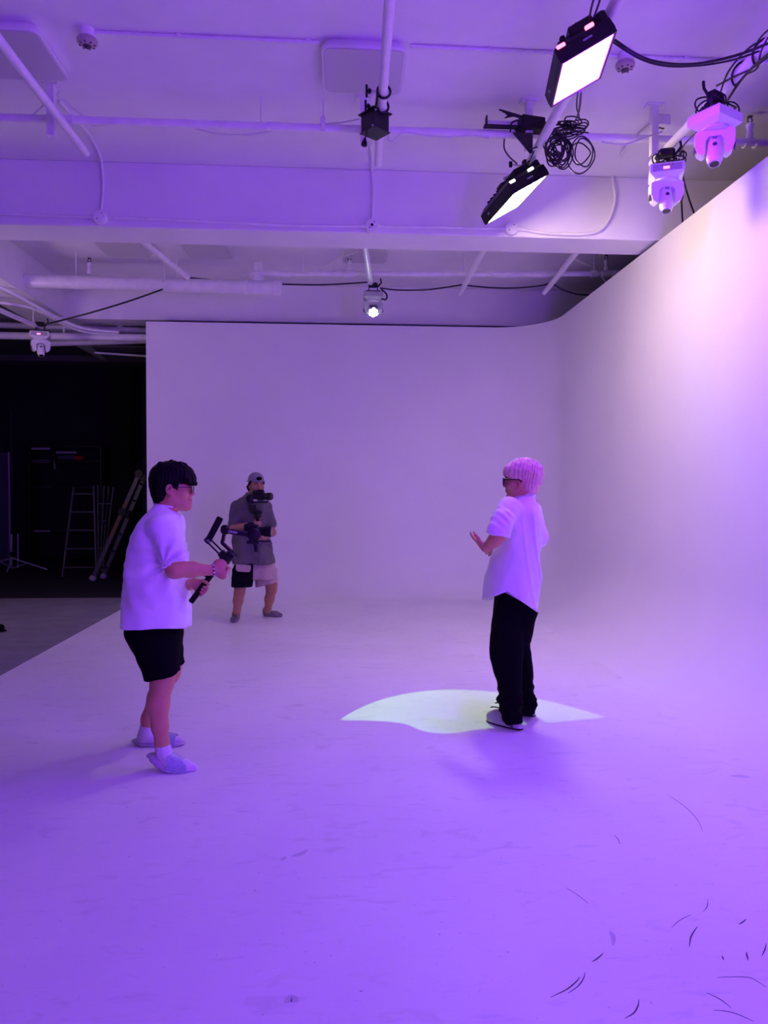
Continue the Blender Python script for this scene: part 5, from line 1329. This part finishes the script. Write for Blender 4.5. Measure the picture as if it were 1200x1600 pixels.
# ================================================================== PERSON B: grey t-shirt, cap, at the back
def person_b():
    d0 = 8.72; J = lambda x, y, dd=0.0: at(x, y, d0 + dd)
    root = thing('person', (-1.0, 8.72, 0), 'person in a backwards cap, grey t-shirt and two-tone shorts filming in socks at the back', 'person')
    v = Vol(*BB(J, 348, 985, 446, 728, -.45, .40), .0068)
    Fh = nrm(-FWD * .86 + RGT * .50 - UP * .10)
    P, A = head(v, J(400.5, 757), Fh, UP - RGT * .04, 1.06, J(393, 780, .02))
    v.loft(rows_px(d0, [(778, 376, 412, .09, 0), (795, 368, 420, .12, 0), (830, 368, 421, .125, 0), (870, 370, 424, .12, 0), (892, 369, 427, .12, 0), (905, 372, 424, .12, 0)]), k=.04)
    # right arm (left in the picture)
    v.chain([J(368, 792, 0), J(367, 824, -.10), J(394, 820, -.24)], [.052, .044, .029], .03)
    G0, G1 = J(402, 832, -.27), J(402.5, 808, -.27); H = nrm(G1 - G0)
    c = J(402, 816, -.27); N = nrm(RGT * .75 + FWD * .30); N = nrm(N - H * (N @ H)); D = nrm(np.cross(N, H))
    hand(v, J(395, 819, -.245), nrm(-FWD * .5 + RGT * .55), nrm(RGT * .5 + FWD * .6), H, [(55, 75, 45), (58, 78, 45), (60, 78, 45), (62, 78, 45)], [(.4, .6, .6), (.5, .4, .7), (.6, .1, .8)], .95, .04)
    # left arm supporting from below
    v.chain([J(415, 796, 0), J(425, 832, -.06), J(411, 840.5, -.22)], [.046, .044, .030], .03)
    hand(v, J(413, 841, -.21), nrm(-RGT * .75 - FWD * .55), nrm(UP * .8 - RGT * .2), nrm(-FWD * .8 + RGT * .5), [(30, 50, 40)] * 4, [(.5, .6, .5), (.6, .3, .7), (.7, .1, .7)], .95, .04)
    # legs
    f1 = on_z(368, 970, 0.0); f2 = on_z(419, 963, 0.0)
    v.chain([J(383, 890, 0), J(376, 914, -.12), J(374, 926, -.13)], [.085, .066, .060], .03); v.chain([J(374, 926, -.13), J(372, 938, -.13), J(370, 955, -.16), f1 + V(0, .05, .09)], [.060, .056, .040, .036], .03)
    v.chain([J(412, 890, 0), J(424, 914, .08), J(424, 922, .09)], [.085, .068, .060], .03); v.chain([J(424, 922, .09), J(421, 936, .13), J(418.5, 952, .19), f2 + V(-.02, 0, .09)], [.060, .056, .039, .036], .03)
    v.chain([f1 + V(0, .05, .08), f1 + V(0, .03, .035), f1 + V(-.005, -.10, .028), f1 + V(-.005, -.14, .022)], [.036, .036, .034, .024], .02, )
    v.chain([f2 + V(-.02, 0, .08), f2 + V(-.02, 0, .036), f2 + V(.10, -.04, .028), f2 + V(.15, -.06, .022)], [.036, .036, .033, .022], .02)
    body = v.mesh('body', M['skin_b'], root)

    s = Vol(*BB(J, 350, 890, 438, 760, -.34, .34), .0075)
    zh = zat(881.5, d0)
    s.loft(rows_px(d0, [(768.5, 386, 404, .08, 0), (773, 381, 411, .10, 0), (778, 374, 416, .12, 0), (785, 368, 419.5, .14, 0), (800, 366, 422, .155, 0), (830, 365, 423.5, .15, 0), (850, 364, 425, .155, 0), (870, 363.5, 428, .175, 0), (886, 363.5, 430, .185, 0)]), k=.03, p=2.3, zbot=zh)
    s.rc(J(370, 793, 0), J(367, 818, -.07), .074, .078, .03, cut=(J(366.5, 823, -.08), nrm(V(0, 0, -1) + FWD * -.25 + RGT * .2)))
    s.rc(J(417, 793, 0), J(423.5, 818, -.04), .070, .066, .03, cut=(J(425, 824, -.05), V(0, 0, -1)))
    wv = waves(51, 6, .16, .009, (1, 1, .4)); w2 = waves(52, 4, .08, .003)
    s.folds(lambda X, Y, Z: wv(X, Y, Z) + w2(X, Y, Z))
    s.cut(lambda X, Y, Z: zh + .012 * ((X - root.location[0]) * 3) * .3 - Z)
    s.ell(J(395.5, 767.5, -.02), (.072, .075, .045), None, .008, 'sub')
    sh = s.mesh('t_shirt', M['grey_cotton'], root)
    c = J(395, 771.5, -.015); MB().tube([c + RGT * .072 * math.cos(a) + FWD * .072 * math.sin(a) + UP * (.012 * math.sin(a)) for a in np.linspace(0, 6.283, 25)[:-1]], .008, 8, True).build('collar', M['grey_cotton'], sh)

    s = Vol(*BB(J, 352, 925, 442, 868, -.36, .36), .0075)
    s.loft(rows_px(d0, [(876, 368, 426, .12, 0), (885, 365, 429.5, .135, 0), (898, 363.5, 432, .14, 0), (904, 366, 430, .13, 0)]), k=.02, p=2.5)
    s.loft(rows_px(d0, [(890, 363, 400, .13, -.03), (904, 362, 396, .125, -.09), (920, 361, 393.5, .12, -.12)]), k=.02, p=2.4, zbot=zat(917.3, d0 - .12))
    s.loft(rows_px(d0, [(890, 396, 431.5, .13, .02), (904, 398, 433.5, .125, .06), (918, 399.5, 435, .12, .08)]), k=.02, p=2.4,
           cutfn=lambda X, Y, Z: zat(917, d0 + .08) + .24 * ((X - J(400, 917)[0]) * RGT[0] + (Y - J(400, 917)[1]) * RGT[1]) - Z)
    s.folds(waves(61, 5, .12, .004, (1, 1, .6)))
    xm = J(398.5, 900)
    so = s.mesh('shorts', [M['navy_cloth'], M['beige_cloth']], root, pick=lambda C: ((C - xm) @ RGT + .10 * (C[:, 2] - xm[2]) * 0 > 0))
    p = [J(368.5, 882, -.20), J(391.5, 883.5, -.20), J(391.5, 891, -.205), J(389, 894, -.205), J(371, 893, -.205), J(368.5, 890, -.205)]
    MB().add([q + FWD * k for k in (0, .018) for q in p], [tuple(range(6)), tuple(range(6, 12))[::-1]] + [(i, (i + 1) % 6, 6 + (i + 1) % 6, 6 + i) for i in range(6)]).build('pocket_flap', M['beige_cloth'], so, 0)
    MB().tube([J(405, 850, -.19), J(405.4, 868, -.19), J(405, 881, -.185)], .004, 6).build('drawstring', M['grey_cotton'], so)

    for pts, r, top in (([f1 + V(0, .05, .11), f1 + V(0, .045, .07), f1 + V(0, .03, .038), f1 + V(-.005, -.10, .030), f1 + V(-.005, -.145, .024)], [.043, .043, .042, .040, .028], .105),
                        ([f2 + V(-.02, 0, .11), f2 + V(-.02, 0, .07), f2 + V(-.02, 0, .038), f2 + V(.10, -.04, .030), f2 + V(.155, -.06, .024)], [.043, .043, .042, .039, .026], .105)):
        s = Vol(np.min(pts, 0) - .08, np.max(pts, 0) + .08, .006); s.chain(pts, r, .02); s.cut(lambda X, Y, Z: np.maximum(.002 - Z, Z - top)); s.mesh('sock', M['grey_sock'], root)

    # cap worn backwards, dark hair below it
    cv = Vol(J(400, 757) - .22, J(400, 757) + .22, .006)
    cv.ell(P(-.012, 0, .052), (.112, .090, .090), A, .01)
    cv.cut(lambda X, Y, Z: -((X - P(0, 0, .030)[0]) * (A[2] - A[0] * -.12)[0] + (Y - P(0, 0, .030)[1]) * (A[2] + A[0] * .12)[1] + (Z - P(0, 0, .030)[2]) * (A[2] + A[0] * .12)[2]))
    cap = cv.mesh('cap', M['cap_cotton'], root)
    MB().ell(P(.088, 0, .074), (.020, .034, .022), A.T, 14, 8).build('cap_opening', M['black_cloth'], cap)
    MB().tube(spline([P(.070, -.062, .046), P(.094, -.03, .044), P(.100, 0, .043), P(.094, .03, .044), P(.070, .062, .046)], 5), .0065, 8).build('strap', M['cap_cotton'], cap)
    MB().ell(P(-.140, 0, .022), (.065, .070, .010), A.T, 16, 8).build('brim', M['cap_cotton'], cap)
    hv = Vol(J(400, 757) - .22, J(400, 757) + .22, .006)
    for q in (-1, 1):
        hv.chain([P(.030, q * .072, .040), P(.005, q * .080, .016), P(-.035, q * .078, -.03), P(-.050, q * .066, -.075)], [.014, .014, .022, .014], .015, )
    hv.ell(P(-.058, 0, -.03), (.045, .072, .072), A, .02)
    hv.mesh('hair', M['black_hair'], root)
    face_bits(P, A, root, None, 1.0, closed=True)
    return G0, G1, H

GB = person_b()
def gimbal_b():
    d = 8.45; J = lambda x, y, dd=0.0: at(x, y, d + dd); R0 = np.column_stack([RGT, FWD, UP]); G0, G1, H = GB
    t = thing('camera_gimbal', G0, 'black camera gimbal with mounted camera held up by the person at the back', 'gimbal')
    MB().lathe(G0 - H * .05, H, [(0, .014), (.01, .018), (.24, .018), (.25, .022)], 16).build('grip', M['black_rubber'], t)
    MB().lathe(J(402.5, 809) , UP, [(0, .034), (.008, .042), (.05, .042), (.056, .034)], 20).build('pan_motor', M['black_plastic'], t)
    MB().box(J(405, 800.5), (.07, .06, .05), R0 @ roty(.3), .01).build('motor_cap', M['black_metal'], t)
    MB().tube(spline([J(400, 803), J(394, 800), J(391, 794), J(390, 786), J(389.5, 781)], 6), .018, 10).build('pan_arm', M['black_metal'], t)
    MB().box(J(398, 795), (.05, .05, .09), R0 @ roty(-.3), .01).build('arm_joint', M['black_metal'], t)
    MB().lathe(J(389.5, 779.5, -.04), FWD, [(0, .034), (.006, .042), (.06, .042), (.066, .034)], 20).build('roll_motor', M['black_plastic'], t)
    MB().box(J(392, 775), (.06, .05, .035), R0, .008).build('roll_arm', M['black_metal'], t)
    cb = MB().box(J(403.5, 774), (.135, .07, .105), R0 @ roty(.05), .014).build('camera_body', M['black_plastic'], t)
    MB().prism([(-.045, 0), (-.03, .028), (.03, .028), (.045, 0)], J(406.5, 768.6, -.025), RGT, UP, FWD, .06).build('viewfinder', M['black_plastic'], cb)
    MB().lathe(J(397.5, 768.3), UP, [(0, .016), (.012, .016)], 14).build('dial', M['black_metal'], cb)
    la = nrm(RGT + FWD * -.45 - UP * .03); lb = J(410, 775.3)
    ln = MB().lathe(lb, la, [(0, .036), (.03, .040), (.035, .037), (.07, .040), (.075, .044), (.115, .044), (.125, .036)], 24).build('lens', M['black_plastic'], t)
    MB().lathe(lb + la * .1251, la, [(0, .032), (.001, .032)], 20).build('front_glass', M['lens_glass'], ln)
    MB().box(J(408, 784.5), (.16, .05, .02), R0, .005).build('base_plate', M['black_metal'], t)
    MB().box(J(399, 781.5), (.045, .05, .03), R0, .005).build('plate_clamp', M['steel'], t)
    MB().box(J(415, 781.5), (.05, .03, .012), R0, .004).build('lens_support', M['steel'], t)
    MB().box(J(395, 784, .0), (.04, .05, .03), R0, .006).build('tilt_motor', M['black_plastic'], t)
gimbal_b()

# ================================================================== UNLIT STORAGE CORNER
# tripod light stand
b = on_z(18, 893, 0); b = V(b[0], b[1], 0); sc = ((b - CAM) @ CF) / FPX
t = thing('light_stand', b, 'silver tripod light stand standing in the unlit corner', 'light stand')
Q = lambda x, y, dd=0.0: at(x, y, (b - CAM) @ CF + dd)
MB().cyl(Q(18, 888), Q(18, 835), .014, 10).build('column', M['steel'], t); MB().cyl(Q(18, 835), Q(18, 640), .011, 10).build('upper_column', M['black_metal'], t)
MB().cyl(Q(18, 870), Q(18, 862), .03, 12).build('collar', M['black_plastic'], t)
for x1, y1, dd in ((76, 890.5, 0), (-28, 884, .3), (10, 896, -.55)):
    l = MB().cyl(Q(19, 872), Q(x1, y1, dd), .013, 10).build('leg', M['steel'], t)
    MB().cyl(Q(19, 888), Q(19 + (x1 - 19) * .42, 872 + (y1 - 872) * .42, dd * .42), .009, 8).build('brace', M['steel'], t)
    MB().ell(Q(x1, y1, dd), (.026, .026, .022), None, 10, 6).build('foot', M['black_rubber'], l)
tag(MB().cyl(Q(28, 870, .6), Q(28, 834, .6), .010, 8).cyl(Q(28, 870, .6), V(*(Q(28, 870, .6)[:2]), 0), .010, 8).build('pole', M['steel']), 'short thin pole standing behind the tripod light stand', 'pole')
# tall panel at the left edge
p = on_z(-6, 905, 0); t = thing('flat_panel', V(p[0], p[1] + .4, 0), 'tall dark blue panel at the left edge behind the light stand', 'panel')
dpt = 15.0; pc = at(-8, 770, dpt)
MB().box(V(pc[0], pc[1], 1.15), (.62, .05, 2.3), rotz(.06), .006).build('board', M['navy_panel'], t); MB().box(V(pc[0] + .30, pc[1] - .03, 1.15), (.03, .03, 2.3), rotz(.06), .004).build('edge_strip', M['grey_plastic'], t)
MB().box(V(pc[0], pc[1], .02), (.5, .35, .03), rotz(.06), .004).build('foot', M['black_metal'], t)
# shelving unit
dS = 15.4; s0, s1 = at(49, 800, dS), at(158, 800, dS); ZS = lambda py: at(90, py, dS)[2]
t = thing('shelving_unit', V((s0[0] + s1[0]) / 2, s0[1], 0), 'dark shelving unit against the back of the unlit corner', 'shelf')
wS = s1[0] - s0[0]; cS = (s0 + s1) / 2
for x in (s0[0], s1[0]): MB().box(V(x, cS[1] + .2, ZS(697) / 2), (.04, .5, ZS(697)), None, .004).build('side_panel', M['black_metal'], t)
for py in (698, 721, 762, 830, 870): MB().box(V(cS[0], cS[1] + .2, ZS(py)), (wS, .5, .03), None, .004).build('shelf', M['black_metal'], t)
MB().box(V(cS[0], cS[1] + .46, ZS(697) / 2), (wS, .02, ZS(697)), None, .002).build('back_panel', M['black_wall'], t)
for x0, x1, y0, y1, m_, lab, nm, ct in [(51, 79, 699.5, 703, 'grey_plastic', 'thin grey box lying on the top shelf', 'storage_box', 'box'), (52, 78, 719, 723, 'grey_plastic', 'grey ledge strip on the second shelf', 'storage_box', 'box'),
                                        (88, 120, 705, 709, 'grey_plastic', 'long grey tube left of the red one on the top shelf', 'storage_tube', 'tube'), (116, 130, 712, 719, 'red_plastic', 'red roll at the end of the shelf', 'storage_roll', 'roll'),
                                        (92, 116, 712, 718, 'navy_panel', 'dark grey box next to the red roll', 'storage_box', 'box'), (52, 80, 760.5, 763, 'grey_plastic', 'grey strip on the third shelf', 'storage_box', 'box'), (55, 80, 828.5, 831, 'grey_plastic', 'grey strip on the fourth shelf', 'storage_box', 'box')]:
    a, c = at(x0, y0, dS), at(x1, y1, dS)
    if 'tube' in nm or 'roll' in nm: o = MB().cyl(V(a[0], a[1] - .02, (a[2] + c[2]) / 2), V(c[0], a[1] - .02, (a[2] + c[2]) / 2), abs(a[2] - c[2]) / 2, 14, bev=.006).build(nm, M[m_])
    else: o = MB().box(V((a[0] + c[0]) / 2, a[1] - .02, (a[2] + c[2]) / 2), (abs(c[0] - a[0]), .12, abs(a[2] - c[2])), None, .006).build(nm, M[m_])
    tag(o, lab, ct)
a = at(85, 724, dS - .03); t2 = thing('hand_tool', a, 'pale handled tool hanging from the top shelf', 'tool')
MB().cyl(at(84, 704, dS - .03), at(85, 722, dS - .05), .02, 10).build('shaft', M['black_metal'], t2); MB().cyl(at(84.5, 718, dS - .05), at(86, 733, dS - .07), .016, 10, .024).build('handle', M['alu'], t2)
# ladders
def ladder(name, L0, L1, R0_, R1, n, label, d, m_='alu', r=.022, depth=0.0):
    t = thing(name, V(*((at(*L0, d) + at(*R0_, d)) / 2)[:2], 0), label, 'ladder')
    for a, b in ((L0, L1), (R0_, R1)):
        p0, p1 = at(*a, d), at(*b, d + depth); MB().tube([p0, p1], r, 8).build('rail', M[m_], t); MB().box(p0, (.05, .05, .06), None, .01).build('foot', M['black_rubber'], t)
    for k in range(n):
        f = (k + .6) / n; p0 = at(*L0, d) + (at(*L1, d + depth) - at(*L0, d)) * f; p1 = at(*R0_, d) + (at(*R1, d + depth) - at(*R0_, d)) * f
        MB().box((p0 + p1) / 2, (np.linalg.norm(p1 - p0), .07, .022), None, .004).build('rung', M[m_], t)
    return t
mat('dull_alu', (0.12, 0.12, 0.13), .5, metal=.5)
ladder('step_ladder', (97, 904), (115, 762), (151, 904), (146.5, 759), 5, 'dull step ladder with wide rungs in the unlit corner', 13.0, 'dull_alu', .02, .35)
ladder('step_ladder', (154, 899), (153, 758), (160, 899), (177.5, 761), 2, 'narrow folded ladder right of the wide step ladder', 13.55, 'dull_alu', .018, .2)
ladder('step_ladder', (156, 895), (163, 759), (159, 895), (170, 760), 1, 'narrow pole pair leaning between the ladders', 13.9, 'dull_alu', .018, .2)
def big_ladder():
    d = 12.55; t = thing('folding_ladder', V(*at(160, 893, d)[:2], 0), 'large folded multi-position ladder leaning behind the person in profile', 'ladder')
    for (x0, y0), (x1, y1), dd in (((146, 902), (219, 737), 0), ((163, 899), (226, 744), .3)):
        p0, p1 = at(x0, y0, d + dd), at(x1, y1, d + dd); dr = nrm(p1 - p0); sd = nrm(np.cross(dr, FWD)); R = np.column_stack([sd, np.cross(dr, sd), dr])
        L = np.linalg.norm(p1 - p0); o = MB().box((p0 + p1) / 2, (.075, .03, L), R, .006).build('rail', M['ladder_alu'], t)
        MB().box(p0 - dr * .02, (.11, .09, .09), R, .02).build('foot', M['grey_plastic'], t)
        for f in (.62, .98): MB().lathe(p0 + dr * L * f - FWD * .03, FWD, [(0, .07), (.06, .07)], 16).build('hinge', M['black_plastic'], t)
        if dd == 0:
            MB().box(p0 + dr * L * .55 - FWD * .017, (.06, .004, L * .34), R, .001).build('warning_label', M['yellow_label'], o, 0)
    for k in range(6):
        f = (k + .5) / 6; p0 = at(146, 902, d) * (1 - f) + at(219, 737, d) * f; p1 = at(163, 899, d + .3) * (1 - f) + at(226, 744, d + .3) * f
        MB().tube([p0, p1], .016, 8).build('rung', M['dull_alu'], t)
big_ladder()
# poster on the far wall
a, c = on_y(205, 714, 16.93), on_y(240, 800, 16.93)
t = thing('wall_notice', (a + c) / 2, 'framed dark notice on the grey wall above the leaning ladder', 'notice')
MB().box((a + c) / 2, (c[0] - a[0], .02, a[2] - c[2]), None, .002).build('frame', M['black_metal'], t, 0); MB().box((a + c) / 2 + V(0, -.012, -.02), (c[0] - a[0] - .06, .004, a[2] - c[2] - .14), None, .001).build('sheet', M['navy_panel'], t, 0)
# shoe at the left frame edge
s = Vol(at(-14, 985, 8.7) - .1, at(10, 972, 8.7) + .15, .006); e = on_z(6, 981, .04)
q = e
t = thing('shoe', V(e[0] - .1, e[1], 0), 'black shoe cut off by the left frame edge on the grey floor', 'shoe')
s = Vol(e - V(.36, .12, .06), e + V(.1, .12, .14), .006); s.chain([e + V(-.26, 0, .02), e + V(-.1, 0, .012), e + V(-.03, 0, .004)], [.045, .045, .036], .02); s.rc(e + V(-.26, 0, .03), e + V(-.22, 0, .07), .04, .035, .02); s.cut(lambda X, Y, Z: .012 - Z)
s.mesh('upper', M['black_cloth'], t)
MB().prism([(-.30, -.035), (-.28, -.045), (-.1, -.046), (-.01, -.042), (.02, -.02), (.025, 0), (.02, .02), (-.01, .042), (-.1, .046), (-.28, .045), (-.30, .035)], V(e[0], e[1], .001), (1, 0, 0), (0, 1, 0), (0, 0, 1), .016).build('sole', M['black_rubber'], t)
# pipes under the low ceiling, slanted panel
for y0, y1, d, r, lab in [(524, 528, 11.2, .055, 'white pipe crossing under the left beam, lowest of three'), (507, 517, 11.6, .05, 'white pipe crossing under the left beam, topmost of three'), (537, 532, 12.0, .05, 'greyish pipe crossing under the left beam, behind the lowest white one')]:
    tag(MB().cyl(at(-20 if y0 != 537 else 60, y0, d), at(236, y1, d), r, 14, bev=.01).build('water_pipe', M['pipe_paint']), lab, 'pipe')
for x_, y_, d_ in ((100, 527, 11.2), (120, 513, 11.6), (200, 533, 12.0)):
    p_ = at(x_, y_, d_); tag(MB().cyl(p_, V(p_[0], p_[1], 4.66 if x_ == 200 else 4.28), .012, 8).build('hanger_rod', M['pipe_paint']), {100: 'hanger rod of the lowest pipe under the left beam', 120: 'hanger rod of the topmost pipe under the left beam', 200: 'hanger rod of the greyish pipe under the left beam'}[x_], 'rod')

for x, y, d, lab in [(154, 512, 11.6, 'left short fitting on the topmost pipe under the left beam'), (188, 514, 11.6, 'right short fitting on the topmost pipe under the left beam')]:
    c = at(x, y, d); tag(MB().lathe(c - V(0, 0, .02), (0, 0, 1), [(0, .04), (.06, .04), (.065, .055), (.10, .055)], 14).build('pipe_fitting', M['pipe_paint']), lab, 'pipe fitting')
a = at(190, 554, 13.0); t = thing('hanging_panel', a, 'slanted thin white edged panel hanging near the backdrop edge', 'panel')
MB().box(at(200, 553, 12.8), (.95, .9, .03), rotx(-.10), .004).build('board', M['dark_ceiling'], t)
MB().tube([at(148, 551, 12.4), at(236, 557, 12.4)], .018, 8).build('front_edge', M['pipe_paint'], t)
for x in (165, 215): MB().cyl(at(x, 552, 12.8), V(*at(x, 552, 12.8)[:2], 4.2), .006, 6).build('hanger', M['pipe_paint'], t)

# repeats of a kind share a group phrase
GROUPS = {'lighting_rail': 'lighting rails under the ceiling', 'ceiling_light': 'unlit square ceiling lights', 'moving_head_light': 'moving head lights on the rails',
          'rail_bracket': 'channel brackets holding the rails', 'smoke_detector': 'smoke detectors on the ceiling', 'junction_box': 'round junction boxes on the beam',
          'sprinkler': 'upright sprinklers on the pipes', 'hanger_rod': 'thin hanger rods', 'studio_light': 'square light panels on the right rail', 'step_ladder': 'ladders in the unlit corner',
          'storage_box': 'boxes on the dark shelves', 'flexible_conduit': 'corrugated conduits along the ceiling', 'conduit': 'white rigid conduits', 'cable_coil': 'coils of black cable',
          'camera_gimbal': 'handheld camera gimbals', 'pipe_clip': 'hook clips on the long pipe', 'pipe_fitting': 'fittings on the topmost pipe', 'water_pipe': 'white water pipes'}
for o in bpy.data.objects:
    if o.parent is None and 'label' in o and 'group' not in o:
        g = GROUPS.get(o.name.split('.')[0])
        if g: o['group'] = g
